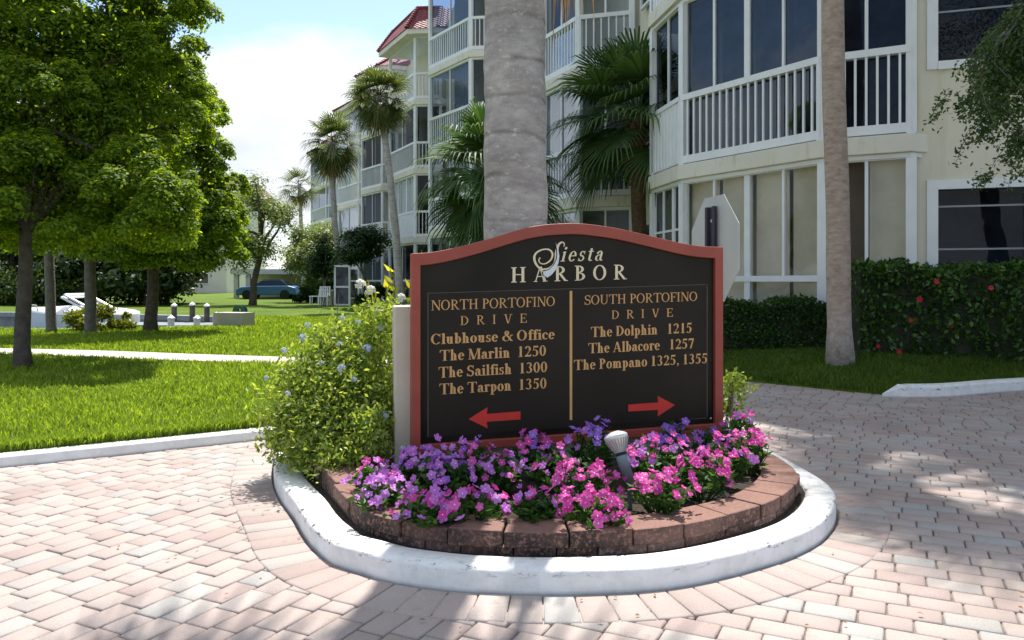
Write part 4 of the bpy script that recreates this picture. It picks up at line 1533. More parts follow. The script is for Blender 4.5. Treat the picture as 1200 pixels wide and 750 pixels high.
# far hedges and shrubs
def shrub(name, label, cat, c, rad, nleaf, leaf, mat, seed, group=None, n=16, size=.4, stems=True, zmin=.08):
    root = empty(name, (c[0], c[1], LZ), label, cat, group)
    cl = crown_clumps(c, rad, n, min(rad) * size, seed, zmin, .85)
    C = clump_points(cl, nleaf, 12, .14, .4)
    C = C[C[:, 2] > LZ]
    V, F = leaf_quads(C, leaf, .5, .1)
    np_mesh('foliage', V, F, mat, root)
    if stems:
        mb = MB()
        rr = random.Random(seed)
        for i in range(9):
            e = Vector(rr.choice(cl)[:3])
            b = Vector((c[0] + rr.gauss(0, .1), c[1] + rr.gauss(0, .1), LZ - .05))
            mb.tube([b, b.lerp(e, .5) + Vector((0, 0, .05)), e], [.015, .011, .004], 5, False)
        mb.build('stems', 'bark_grey', root)
    return root


shrub('shrub', 'round sunlit yellow-green shrub at the foot of the grey palm', 'shrub', (-9.2, 17.3, .30), (.80, .55, .34), 7000, .085, 'leaf_yellow', 51, 'shrubs')
shrub('shrub', 'low dark bush right of the white screen door', 'shrub', (-6.0, 35.0, .5), (1.0, .7, .5), 4000, .14, 'leaf_dark', 52, 'low dark bushes by the apartments')
shrub('shrub', 'low dark bush beside the white patio furniture', 'shrub', (-10.4, 40.0, .5), (.9, .7, .45), 2600, .15, 'leaf_dark', 53, 'low dark bushes by the apartments')
shrub('shrub', 'pale green low bush behind the white patio furniture', 'shrub', (-9.0, 39.2, .5), (.7, .5, .4), 2200, .14, 'leaf_yellow', 54, 'shrubs')
shrub('shrub', 'broad dark bush left of the middle apartment doors', 'shrub', (-11.6, 46.5, .7), (1.2, .8, .8), 3000, .18, 'leaf_dark', 55, 'low dark bushes by the apartments')
shrub('hedge', 'long dark hedge along the far canal bank behind the boat', 'hedge', (-24.5, 36.5, .7), (6.5, .9, .7), 14000, .22, 'leaf_bank', 56, None, 60, .9, False)

# ------------------------------------------------------------------ grass
def blades(name, X, Y, Z, h, w, mat, seed):
    rr = np.random.default_rng(seed)
    n = len(X)
    a = rr.uniform(0, 2 * np.pi, n)
    h = h * rr.uniform(.6, 1.3, n)
    lean = rr.normal(0, .38, (n, 2)) * h[:, None]
    dx, dy = np.cos(a) * w / 2, np.sin(a) * w / 2
    V = np.zeros((n, 5, 3))
    V[:, 0] = np.stack([X - dx, Y - dy, Z - .01], 1)
    V[:, 1] = np.stack([X + dx, Y + dy, Z - .01], 1)
    mx, my = X + lean[:, 0] * .35, Y + lean[:, 1] * .35
    V[:, 2] = np.stack([mx + dx * .8, my + dy * .8, Z + h * .6], 1)
    V[:, 3] = np.stack([mx - dx * .8, my - dy * .8, Z + h * .6], 1)
    V[:, 4] = np.stack([X + lean[:, 0], Y + lean[:, 1], Z + h * .95], 1)
    b = (np.arange(n) * 5)[:, None]
    F = np.concatenate([b + np.array([[0, 1, 2]]), b + np.array([[0, 2, 3]]), b + np.array([[3, 2, 4]])], 0)
    return tag(np_mesh(name, V.reshape(-1, 3), F, mat), kind='stuff')


def scatter(n, y0, y1, power):
    """points in the camera-side wedge, thinning with distance"""
    y = y0 + (y1 - y0) * rng.uniform(0, 1, n) ** power
    x = rng.uniform(-.74, .30, n) * y
    return x, y


x, y = scatter(210000, 4.0, 24, 1.25)
ky = np.interp(x, kerb_l[:, 0], kerb_l[:, 1])
ok = (x < 1.0) & (y > ky + .13) & ~inside(path_poly, x, y) & ~inside(notch, x, y) & ~inside(island, x, y)
x, y = x[ok], y[ok]
ww = .0045 + .0011 * y
hh = .05 + .022 * np.sin(x * 2.1 + 1.3 * np.sin(y)) * np.sin(y * 1.7) + .003 * np.clip(y - 8, 0, 8)
blades('lawn_grass', x, y, np.full(len(x), LZ), hh, ww, 'grass_blade', 61)
x = rng.uniform(-8, 1.0, 26000)
ky = np.interp(x, kerb_l[:, 0], kerb_l[:, 1])
y = ky + .13 + np.abs(rng.normal(0, .06, len(x)))
keep = (x > -.76 * y) & ~inside(island, x, y)
x, y = x[keep], y[keep]
blades('kerb_side_grass', x, y, np.full(len(x), LZ), np.full(len(x), .075), np.full(len(x), .009), 'grass_blade', 62)
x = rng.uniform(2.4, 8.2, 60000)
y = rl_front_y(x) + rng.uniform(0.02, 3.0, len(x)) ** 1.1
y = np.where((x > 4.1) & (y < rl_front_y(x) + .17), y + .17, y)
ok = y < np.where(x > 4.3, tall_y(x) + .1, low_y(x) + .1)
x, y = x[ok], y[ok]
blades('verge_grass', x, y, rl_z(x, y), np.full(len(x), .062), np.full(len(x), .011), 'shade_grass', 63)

# ------------------------------------------------------------------ island: blocks, soil, sign
arc_d = .186
wall_root = empty('planter_wall', (0, 4.4, 0), 'low curved planter edging of mildewed red concrete blocks inside the white kerb', 'planter')
pin = offs(arc_d + .17)
pout = offs(arc_d)
ptout = along(pout, np.linspace(0, L_, 400, endpoint=False))


def block(mb, a, b, d0, d1, z0, z1, jit):
    po, pi = offs(d0), offs(d1)
    m = 4
    V = []
    for q in range(m):
        t_ = a + (b - a) * q / (m - 1)
        o_, i_ = along(po, t_), along(pi, t_)
        V += [(*o_, z0), (*o_, z1 + jit), (*i_, z1 + jit), (*i_, z0)]
    F = []
    for q in range(m - 1):
        for k in range(4):
            F.append((q * 4 + k, q * 4 + 4 + k, q * 4 + 4 + (k + 1) % 4, q * 4 + (k + 1) % 4))
    F += [(0, 1, 2, 3), ((m - 1) * 4 + 3, (m - 1) * 4 + 2, (m - 1) * 4 + 1, (m - 1) * 4)]
    mb.add(V, F)


br = random.Random(4)
pos = 0.0
while pos < L_ - .1:
    ln = br.uniform(.26, .33)
    e = min(pos + ln, L_)
    mb = MB()
    block(mb, pos + .004, e - .004, arc_d + br.uniform(-.012, .012), arc_d + .19, .112, .180, br.uniform(-.006, .006))
    mb.build('cap_block', 'block', wall_root, bevel=.007)
    pos = e
mb = MB()
pos = .1
while pos < L_ - .1:
    e = min(pos + br.uniform(.2, .28), L_)
    block(mb, pos + .003, e - .003, arc_d + .012, arc_d + .16, -.01, .111, 0)
    pos = e
mb.build('base_course', 'block', wall_root, bevel=.006)
sp_ = offs(arc_d + .10)
flat_sheet('soil_bed', [tuple(p) for p in sp_[::2]], .135, 'soil', .0)
flat_sheet('kerb_gap_soil', [tuple(p) for p in offs(.10)[::2]], .078, 'soil', .0)

# monument sign ----------------------------------------------------
SO = np.array((-.565, 4.305))
SU = np.array((.97865, .20553))
SN = np.array((.20553, -.97865))
SHEAR = .0285
SW = 1.8975


def SP(s, t_, d=0.0):
    p = SO + SU * s + SN * d
    return (p[0], p[1], t_ + SHEAR * s)


sign = empty('monument_sign', SP(SW / 2, .12), 'black arched directory sign with red frame and gold lettering in the flower bed', 'sign')
TOPX = [0, .0865, .1829, .2801, .3783, .4773, .5773, .6782, .7801, .8829, .949, 1.039, 1.1974, 1.358, 1.521, 1.631, 1.742, SW]
TOPZ = [1.3575, 1.3600, 1.3725, 1.3925, 1.4158, 1.4430, 1.4710, 1.4952, 1.5095, 1.5145, 1.5148, 1.5080, 1.4850, 1.4495, 1.4100, 1.3850, 1.3670, 1.3567]


def top_t(s):
    # smooth: cubic through the samples
    s = float(s)
    i = min(max(np.searchsorted(TOPX, s) - 1, 0), len(TOPX) - 2)
    x0, x1 = TOPX[i], TOPX[i + 1]
    def m(j):
        a, b = max(j - 1, 0), min(j + 1, len(TOPX) - 1)
        return (TOPZ[b] - TOPZ[a]) / (TOPX[b] - TOPX[a])
    h = x1 - x0
    q = (s - x0) / h
    return (2 * q**3 - 3 * q**2 + 1) * TOPZ[i] + (q**3 - 2 * q**2 + q) * h * m(i) + (-2 * q**3 + 3 * q**2) * TOPZ[i + 1] + (q**3 - q**2) * h * m(i + 1)


FB = .0525           # frame width at the sides
BOT = .2315
ss = np.linspace(0, SW, 61)
si = FB + (SW - 2 * FB) * (ss / SW)
outer = [(s, top_t(s)) for s in ss] + [(SW, BOT), (0, BOT)]
inner = [(s, top_t(s) - .064 - .006 * abs(s - SW / 2)) for s in si] + [(SW - FB, BOT + .048), (FB, BOT + .048)]
n = len(outer)
V = [SP(s, t_, .0) for s, t_ in outer] + [SP(s, t_, .0) for s, t_ in inner]              # front
V += [SP(s, t_, -.085) for s, t_ in outer] + [SP(s, t_, -.085) for s, t_ in inner]      # back
F = []
for i in range(n):
    j = (i + 1) % n
    F += [(i, j, n + j, n + i), (2 * n + j, 2 * n + i, 3 * n + i, 3 * n + j), (j, i, 2 * n + i, 2 * n + j), (n + i, n + j, 3 * n + j, 3 * n + i)]
MB().add(V, F).build('frame', 'sign_red', sign, bevel=.004)
PD = -.028                                                     # panel lies behind the frame's face
pi_ = [(s, t_ + .012) for s, t_ in inner[:61]] + [(SW - FB + .012, BOT + .03), (FB - .012, BOT + .03)]
pi_[0] = (FB - .012, pi_[0][1]); pi_[60] = (SW - FB + .012, pi_[60][1])
V = [SP(s, t_, PD) for s, t_ in pi_] + [SP(s, t_, -.08) for s, t_ in pi_]
m = len(pi_)
MB().add(V, [tuple(range(m)), tuple(reversed(range(m, 2 * m)))] + [(i, (i + 1) % m, m + (i + 1) % m, m + i) for i in range(m)]).build('panel', 'sign_panel', sign)


def flat_poly(mb, pts, d):
    mb.add([SP(s, t_, d) for s, t_ in pts], [tuple(range(len(pts)))])


mb = MB()
flat_poly(mb, [(.0985, .315), (1.801, .315), (1.801, 1.130), (.0985, 1.130)], PD + .0015)
mb.build('inner_panel', 'sign_inner_panel', sign)
mb = MB()
for a in ([(.0945, .318), (.0985, .318), (.0985, 1.134), (.0945, 1.134)], [(1.801, .318), (1.805, .318), (1.805, 1.128), (1.801, 1.128)],
          [(.0985, 1.130), (1.801, 1.130), (1.801, 1.1325), (.0985, 1.1325)], [(1.62, .3125), (1.801, .3125), (1.801, .315), (1.62, .315)]):
    flat_poly(mb, a, PD + .0022)
mb.build('border_line', 'dark_line', sign)
mb = MB()
flat_poly(mb, [(.9295, .3587), (.9451, .3587), (.9451, 1.1183), (.9295, 1.1183)], PD + .003)
mb.build('divider_line', 'gold', sign)
for pts in ([(.3291, .4035), (.4395, .3425), (.4345, .381), (.6327, .3817), (.6327, .4285), (.4345, .4262), (.4395, .4648)],
            [(1.5924, .4065), (1.4805, .4676), (1.4828, .4284), (1.2935, .4277), (1.2935, .3861), (1.4828, .3843), (1.4805, .3444)]):
    mb = MB()
    flat_poly(mb, pts, PD + .003)
    mb.build('arrow', 'arrow_red', sign)
# screws on the frame's inner edge
for s, t_ in ((.0725, .66), (1.828, .66), (.0725, 1.0), (1.828, .31)):
    mb = MB()
    c = SP(s, t_, PD + .001)
    ax = Matrix(((SU[0], 0, SN[0]), (SU[1], 0, SN[1]), (0, 1, 0)))
    mb.lathe([(.0065, 0), (.006, .003), (.0, .004)], c, 10, ax)
    mb.build('screw', 'lamp_silver' if t_ < .4 else 'rubber', sign)
# cream masonry wall that carries the sign
V = []
wp = [(-.088, .0), (SW - .02, .0), (SW - .02, 1.05), (-.088, 1.060)]
V = [SP(s, t_, -.087) for s, t_ in wp] + [SP(s, t_, -.32) for s, t_ in wp]
MB().add(V, [(0, 1, 2, 3), (7, 6, 5, 4), (0, 4, 5, 1), (1, 5, 6, 2), (2, 6, 7, 3), (3, 7, 4, 0)]).build('base_wall', 'stucco_cream', sign, bevel=.008)


# lettering: a small drawn serif alphabet ---------------------------
class Pen:
    def __init__(self, W=.17, w=.055, slant=0.0):
        self.W, self.w, self.slant = W, w, slant
        self.polys = []

    def quad(self, *pts):
        self.polys.append(list(pts))

    def rect(self, x0, y0, x1, y1):
        self.quad((x0, y0), (x1, y0), (x1, y1), (x0, y1))

    def stem(self, x, y0, y1, W=None, bot=True, top=True, sv=None, topl=False):
        W = W or self.W
        sv = .09 if sv is None else sv
        self.rect(x, y0, x + W, y1)
        if bot: self.rect(x - sv, y0, x + W + sv, y0 + self.w * .8)
        if top: self.rect(x - sv, y1 - self.w * .8, x + W + sv, y1)
        if topl: self.quad((x - sv * 1.1, y1 - .09), (x, y1 - .11), (x + W, y1), (x, y1))

    def diag(self, x0, y0, x1, y1, th):
        self.quad((x0 - th / 2, y0), (x0 + th / 2, y0), (x1 + th / 2, y1), (x1 - th / 2, y1))

    def arc(self, cx, cy, rx, ry, a0, a1, W=None, w=None):
        W, w = W or self.W, w or self.w
        k = max(6, int(abs(a1 - a0) / 14))
        prev = None
        for i in range(k + 1):
            a = R(a0 + (a1 - a0) * i / k)
            o = (cx + rx * math.cos(a), cy + ry * math.sin(a))
            q = (cx + (rx - W) * math.cos(a), cy + (ry - w) * math.sin(a))
            if prev: self.quad(prev[0], o, q, prev[1])
            prev = (o, q)


def glyph(ch, P):
    """draws ch with cap height 1; returns advance width"""
    W, w = P.W, P.w
    X = .68
    if ch == ' ': return .30
    if ch in 'OQ':
        P.arc(.42, .5, .42, .515, 0, 360); return .90
    if ch == 'C':
        P.arc(.42, .5, .42, .515, 40, 318); P.rect(.70, .66, .75, .98); return .82
    if ch == 'D':
        P.stem(.12, 0, 1, bot=True, top=True); P.arc(.30, .5, .50, .5, -90, 90); P.rect(.12, 0, .32, w); P.rect(.12, 1 - w, .32, 1); return .88
    if ch == 'N':
        P.stem(.12, 0, 1, w * 1.1, True, False); P.stem(.74, 0, 1, w * 1.1, False, True); P.diag(.80 - W * .2, 0, .14 + W * .2, 1, W * 1.15); P.rect(.02, 1 - w * .8, .2, 1); return .94
    if ch == 'R':
        P.stem(.12, 0, 1); P.arc(.30, .74, .36, .26, -90, 90); P.rect(.12, 1 - w, .32, 1); P.rect(.2, .48, .32, .48 + w); P.diag(.72, 0, .36, .50, W); P.rect(.62, 0, .86, w * .8); return .86
    if ch == 'P':
        P.stem(.12, 0, 1); P.arc(.28, .72, .36, .28, -90, 90); P.rect(.12, 1 - w, .30, 1); P.rect(.2, .44, .30, .44 + w); return .72
    if ch == 'B':
        P.stem(.12, 0, 1); P.arc(.28, .76, .32, .24, -90, 90); P.arc(.28, .27, .40, .27, -90, 90); P.rect(.12, 1 - w, .3, 1); P.rect(.12, 0, .3, w); P.rect(.2, .50, .32, .50 + w); return .78
    if ch == 'T':
        P.stem(.36, 0, 1, top=False); P.rect(.03, 1 - w, .85, 1); P.quad((.03, .74), (.07, .74), (.12, 1), (.03, 1)); P.quad((.85, .74), (.81, .74), (.76, 1), (.85, 1)); return .88
    if ch == 'H':
        P.stem(.12, 0, 1); P.stem(.66, 0, 1); P.rect(.2, .48, .7, .48 + w); return 1.0
    if ch == 'F' or ch == 'E':
        P.stem(.12, 0, 1); P.rect(.12, 1 - w, .68, 1); P.quad((.68, .76), (.64, .76), (.60, 1), (.68, 1)); P.rect(.2, .48, .52, .48 + w); P.rect(.49, .38, .53, .64)
        if ch == 'E':
            P.rect(.12, 0, .72, w); P.quad((.72, .26), (.68, .26), (.62, 0), (.72, 0))
        return .78 if ch == 'E' else .72
    if ch == 'I':
        P.stem(.12, 0, 1); return .42
    if ch == 'V':
        P.diag(.42, 0, .16, 1, W); P.diag(.46, 0, .72, 1, w * 1.2); P.rect(.0, 1 - w * .8, .32, 1); P.rect(.60, 1 - w * .8, .86, 1); return .88
    if ch == 'A':
        P.diag(.12, 0, .40, 1, w * 1.2); P.diag(.70, 0, .42, 1, W); P.rect(.22, .32, .60, .32 + w); P.rect(.0, 0, .24, w * .8); P.rect(.56, 0, .86, w * .8); return .87
    if ch == 'M':
        P.stem(.12, 0, 1, w * 1.2, True, False); P.stem(.84, 0, 1, W, True, True); P.diag(.50, 0, .18, 1, W); P.diag(.52, 0, .86, 1, w * 1.2); P.rect(.02, 1 - w * .8, .22, 1); return 1.12
    if ch == 'S':
        P.arc(.34, .74, .28, .275, 25, 265, W * .9); P.arc(.34, .27, .31, .285, 85, -155, W * .9); P.rect(.56, .70, .61, 1); P.rect(.04, 0, .09, .3)
        P.quad((.10, .66), (.22, .50), (.62, .34), (.52, .52)); return .70
    if ch == 'U':
        P.stem(.12, .28, 1, bot=False); P.stem(.70, .28, 1, w * 1.2, False, True); P.arc(.435, .30, .315, .315, 180, 360, W * .7); return .92
    if ch == '&':
        P.arc(.40, .78, .20, .23, 0, 360, W * .8); P.arc(.34, .27, .32, .29, 60, 300, W * .95); P.diag(.80, 0, .28, .78, W * .95); P.diag(.52, .06, .80, .56, w * 1.2); P.rect(.66, .54, .92, .54 + w); P.rect(.70, 0, .92, w); return .95
    if ch == ',':
        P.rect(.06, 0, .22, .15); P.quad((.14, 0), (.22, 0), (.12, -.18), (.06, -.18)); return .30
    if ch == '0':
        P.arc(.29, .5, .29, .51, 0, 360, W * .95); return .66
    if ch == '1':
        P.stem(.22, 0, 1, top=False, sv=.10); P.quad((.06, .84), (.22, .90), (.22, 1), (.34, 1)); return .66
    if ch == '2':
        P.arc(.28, .72, .27, .29, 165, -35, W * .95); P.quad((.34, .46), (.53, .62), (.22, .14), (.04, .0)); P.rect(.03, 0, .55, W * .8); P.rect(.52, .0, .57, .24); return .66
    if ch == '3':
        P.arc(.26, .76, .25, .25, 150, -90, W * .9); P.arc(.25, .27, .29, .28, 90, -150, W * .95); return .66
    if ch == '5':
        P.arc(.24, .32, .31, .33, 110, -140, W * .95); P.rect(.14, 1 - W * .85, .54, 1); P.quad((.08, .52), (.14, .54), (.22, 1), (.14, 1)); return .66
    if ch == '7':
        P.rect(.04, 1 - W * .85, .57, 1); P.rect(.04, .74, .085, 1); P.quad((.16, 0), (.32, 0), (.57, .9), (.45, .9)); return .66
    # lower case
    if ch == 'l':
        P.stem(.10, 0, 1.02, top=False, topl=True); return .37
    if ch == 'b':
        P.stem(.10, 0, 1.02, bot=False, top=False, topl=True); P.arc(.30, .34, .28, .35, -150, 150, W * .95); return .63
    if ch == 'h':
        P.stem(.10, 0, 1.02, top=False, topl=True); P.arc(.32, .42, .23, .27, 0, 150, W); P.stem(.55 - W, 0, .44, top=False); return .68
    if ch == 'n':
        P.stem(.10, 0, X, top=False, topl=True); P.arc(.32, .42, .23, .27, 0, 150, W); P.stem(.55 - W, 0, .44, top=False); return .68
    if ch == 'm':
        P.stem(.10, 0, X, top=False, topl=True); P.arc(.30, .42, .21, .27, 0, 150, W); P.stem(.51 - W, 0, .44, top=False); P.arc(.60, .42, .22, .27, 0, 150, W); P.stem(.82 - W, 0, .44, top=False); return .96
    if ch == 'r':
        P.stem(.10, 0, X, top=False, topl=True); P.arc(.36, .42, .20, .27, 30, 140, W); P.rect(.40, .50, .54, .64); return .54
    if ch == 'o':
        P.arc(.29, .34, .28, .355, 0, 360); return .60
    if ch == 'e':
        P.arc(.29, .34, .27, .355, 5, 322); P.rect(.10, .34, .54, .34 + w); return .58
    if ch == 'c':
        P.arc(.29, .34, .27, .355, 50, 318); P.rect(.38, .46, .50, .60); return .55
    if ch == 's':
        P.arc(.24, .50, .19, .19, 30, 265, W * .8); P.arc(.24, .18, .21, .19, 85, -155, W * .8); P.quad((.08, .46), (.16, .34), (.43, .22), (.36, .36)); P.rect(.37, .46, .41, .68); P.rect(.04, 0, .08, .22); return .49
    if ch == 'u':
        P.stem(.10, .22, X, bot=False, top=False, topl=True); P.arc(.30, .24, .20, .25, 180, 330, W * .8); P.stem(.55 - W, 0, X, top=False, topl=True, sv=.06); return .67
    if ch == 'i':
        P.stem(.10, 0, X, top=False, topl=True); P.arc(.10 + W / 2, .90, .095, .095, 0, 360, .094, .094); return .37
    if ch == 'f':
        P.stem(.13, 0, .80, top=False); P.arc(.36, .80, .23, .225, 180, 50, W); P.rect(.38, .84, .50, .96); P.rect(.02, X - w, .42, X); return .42
    if ch == 't':
        P.stem(.12, .14, .86, bot=False, top=False); P.arc(.30, .16, .18, .17, 180, 320, W); P.rect(.02, X - w, .40, X); return .44
    if ch == 'a':
        P.arc(.24, .20, .21, .21, 60, 300, W * .95); P.stem(.50 - W, .06, .50, bot=False, top=False); P.arc(.29, .47, .21, .215, 0, 165, W); P.rect(.08, .46, .20, .58); P.quad((.33, .38), (.33, .44), (.22, .41), (.22, .37)); P.rect(.42, 0, .60, w * 1.2); return .60
    if ch == 'p':
        P.stem(.10, -.30, X, top=False, topl=True); P.arc(.30, .34, .28, .35, -150, 150, W * .95); return .64
    return .5


def lettering(text, s0, s1, t0, h, mat, W=.19, w=.06, track=0.0, slant=0.0, name='lettering', d=None):
    P = Pen(W, w)
    x = 0
    words = [[]]
    for ch in text:
        if words[-1] and (ch == ' ' if track < .2 else True):
            words.append([])
        P.polys = []
        adv = glyph(ch, P)
        for pl in P.polys:
            words[-1].append([(x + a + slant * b, b) for a, b in pl])
        x += adv + track
    xs_ = [p[0] for wd in words for pl in wd for p in pl]
    x0, x1 = min(xs_), max(xs_)
    k = (s1 - s0) / (x1 - x0)
    for wd in words:
        if not wd:
            continue
        mb = MB()
        for q, pl in enumerate(wd):
            dd = (PD + .0035 if d is None else d) + .00006 * (q % 14)
            mb.add([SP(s0 + (a - x0) * k, t0 + b * h, dd) for a, b in pl], [tuple(range(len(pl)))])
        mb.build(name, mat, sign)


lettering('NORTH PORTOFINO', .1154, .8386, 1.0335, .0565, 'gold', .13, .055)
lettering('D R I V E', .2821, .6701, .9430, .0520, 'gold', .13, .055, .22)
lettering('Clubhouse & Office', .1134, .8386, .8404, .0590, 'gold')
lettering('The Marlin  1250', .1636, .7852, .7445, .0610, 'gold')
lettering('The Sailfish  1300', .1568, .7924, .6490, .0610, 'gold')
lettering('The Tarpon  1350', .1616, .7883, .5540, .0610, 'gold')
lettering('SOUTH PORTOFINO', 1.0212, 1.7365, 1.0338, .0555, 'gold', .13, .055)
lettering('D R I V E', 1.1889, 1.5781, .9430, .0510, 'gold', .13, .055, .22)
lettering('The Dolphin   1215', 1.06, 1.6997, .8405, .0605, 'gold')
lettering('The Albacore   1257', 1.0443, 1.7142, .7453, .0605, 'gold')
lettering('The Pompano 1325, 1355', .9555, 1.8014, .6505, .0600, 'gold')
lettering('HARBOR', .5773, 1.2838, 1.1780, .0880, 'pale_gold', .17, .06, .40)
lettering('iesta', .8720, 1.1330, 1.2930, .086, 'pale_gold', .15, .055, .14, .28)


def ribbon(pts, ws, d, mat, name):
    P = catmull(pts, 6, False)
    Wd = np.interp(np.linspace(0, 1, len(P)), np.linspace(0, 1, len(ws)), ws)
    N_ = normals2(P, False)
    mb = MB()
    for i in range(len(P) - 1):
        a, b = P[i] + N_[i] * Wd[i] / 2, P[i] - N_[i] * Wd[i] / 2
        c, e = P[i + 1] + N_[i + 1] * Wd[i + 1] / 2, P[i + 1] - N_[i + 1] * Wd[i + 1] / 2
        mb.add([SP(*a, d), SP(*b, d), SP(*e, d), SP(*c, d)], [(0, 1, 2, 3)])
    return mb.build(name, mat, sign)


ribbon([(.8916, 1.3807), (.8976, 1.3947), (.8829, 1.4058), (.8614, 1.3913), (.8486, 1.35), (.8443, 1.3086), (.8314, 1.2758), (.7972, 1.2534), (.7546, 1.2528),
        (.7248, 1.2824), (.7146, 1.3198), (.7291, 1.3483), (.7673, 1.3657), (.8057, 1.3633), (.8246, 1.3381), (.8143, 1.3052), (.7844, 1.2835), (.7546, 1.2842), (.7418, 1.3027), (.7503, 1.319)],
       [.006, .006, .009, .014, .018, .016, .012, .009, .010, .013, .014, .011, .008, .009, .012, .010, .007, .006, .007, .008], PD + .005, 'pale_gold', 'script_letter')
sail = [(.8426, 1.4065), (.8589, 1.3664), (.8657, 1.3248), (.8614, 1.2875), (.8443, 1.2464), (.8186, 1.2164), (.7929, 1.2006), (.7700, 1.2147), (.7653, 1.236), (.8015, 1.245), (.8314, 1.2716), (.8486, 1.3044), (.8537, 1.3375), (.8503, 1.3749)]
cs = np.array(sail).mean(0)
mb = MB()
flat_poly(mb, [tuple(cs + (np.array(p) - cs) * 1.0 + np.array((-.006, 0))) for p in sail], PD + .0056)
mb.build('emblem_shadow', 'sign_panel', sign)  # thin black outline beside the sail, part of the drawn emblem
mb = MB()
flat_poly(mb, sail, PD + .0064)
mb.build('emblem_sail', 'sail_white', sign)

# stop sign seen from behind ---------------------------------------
ss_root = empty('stop_sign', (1.42, 5.5, .1), 'back of an octagonal road sign on a dark post behind the monument sign', 'road sign')
yaw = R(-79)
su = np.array((math.cos(yaw), math.sin(yaw)))
sn = np.array((su[1], -su[0]))
if sn[1] > 0: sn = -sn
c = np.array((1.445, 5.5))
zc = 1.435
r8 = .375 / math.cos(math.pi / 8)
ring = []
for k in range(8):
    a = math.pi / 8 + k * math.pi / 4
    ring.append((r8 * math.cos(a), r8 * math.sin(a)))
V = []
for d in (0, -.004):
    for a, b in ring:
        p = c + su * a + sn * d
        V.append((p[0], p[1], zc + b))
MB().add(V, [tuple(range(8)), tuple(reversed(range(8, 16)))] + [(i, (i + 1) % 8, 8 + (i + 1) % 8, 8 + i) for i in range(8)]).build('sign_plate', 'aluminium', ss_root)
mb = MB()
for a0, a1, d0, d1 in ((-.055, -.040, .004, .034), (-.040, .040, .004, .012), (.040, .055, .004, .034), (-.075, -.055, .028, .034), (.055, .075, .028, .034)):
    mb.obox(c, su, sn, a0, a1, d0, d1, -.05, zc + .30)
mb.build('post', 'post_dark', ss_root)
for dz in (.2, -.12):
    mb = MB()
    p = c + sn * .012
    mb.lathe([(.012, 0), (.012, .008), (.0, .01)], (p[0], p[1], zc + dz), 8, Matrix(((su[0], 0, sn[0]), (su[1], 0, sn[1]), (0, 1, 0))))
    mb.build('bolt', 'lamp_silver', ss_root)

# spotlight in the flowers ------------------------------------------
sl = empty('spotlight', (.555, 3.61, .14), 'silver ribbed garden spotlight on a grey socket among the pink flowers', 'spotlight')
ax_dir = Vector((-.26, .30, .92)).normalized()
AX = ax_dir.to_track_quat('Z', 'Y').to_matrix()
b0 = Vector((.515, 3.62, .385))
mb = MB()
mb.lathe([(.0, -.135), (.024, -.133), (.026, -.06), (.029, -.055), (.029, -.01), (.024, -.005), (.022, .0)], b0, 20, AX)
mb.build('socket', 'lamp_socket', sl, smooth=True)
mb = MB()
mb.lathe([(.021, -.004), (.024, .01), (.036, .035), (.047, .056), (.055, .073), (.0575, .084), (.055, .091), (.044, .099), (.02, .110), (.0, .111)], b0, 32, AX)
mb.build('reflector', 'lamp_silver', sl, smooth=True)
mb = MB()
for k in range(22):
    a = 2 * math.pi * k / 22
    pts = [b0 + AX @ Vector((r_ * math.cos(a), r_ * math.sin(a), h_)) for r_, h_ in ((.0250, .01), (.0372, .034), (.0482, .055), (.0562, .072))]
    mb.tube(pts, .0022, 4)
mb.build('ribs', 'lamp_rib', sl)
mb = MB()
mb.lathe([(.026, -.004), (.0275, .0), (.0275, .006), (.026, .009)], b0, 20, AX)
mb.build('collar', 'rubber', sl)
mb = MB()
mb.tube([b0 + AX @ Vector((0, 0, -.12)), (.552, 3.60, .20), (.555, 3.61, .08)], .012, 8)
mb.build('stake', 'lamp_socket', sl)

# ------------------------------------------------------------------ flowers in the bed
vinca = {m_: [blossom_mesh('vinca_' + m_, 5, r_, [m_, 'flower_eye'], c_, .12) for r_, c_ in ((.0245, .1), (.0225, .42), (.0235, -.28), (.013, 1.5))] for m_ in ('petal_magenta', 'petal_lavender', 'petal_violet')}


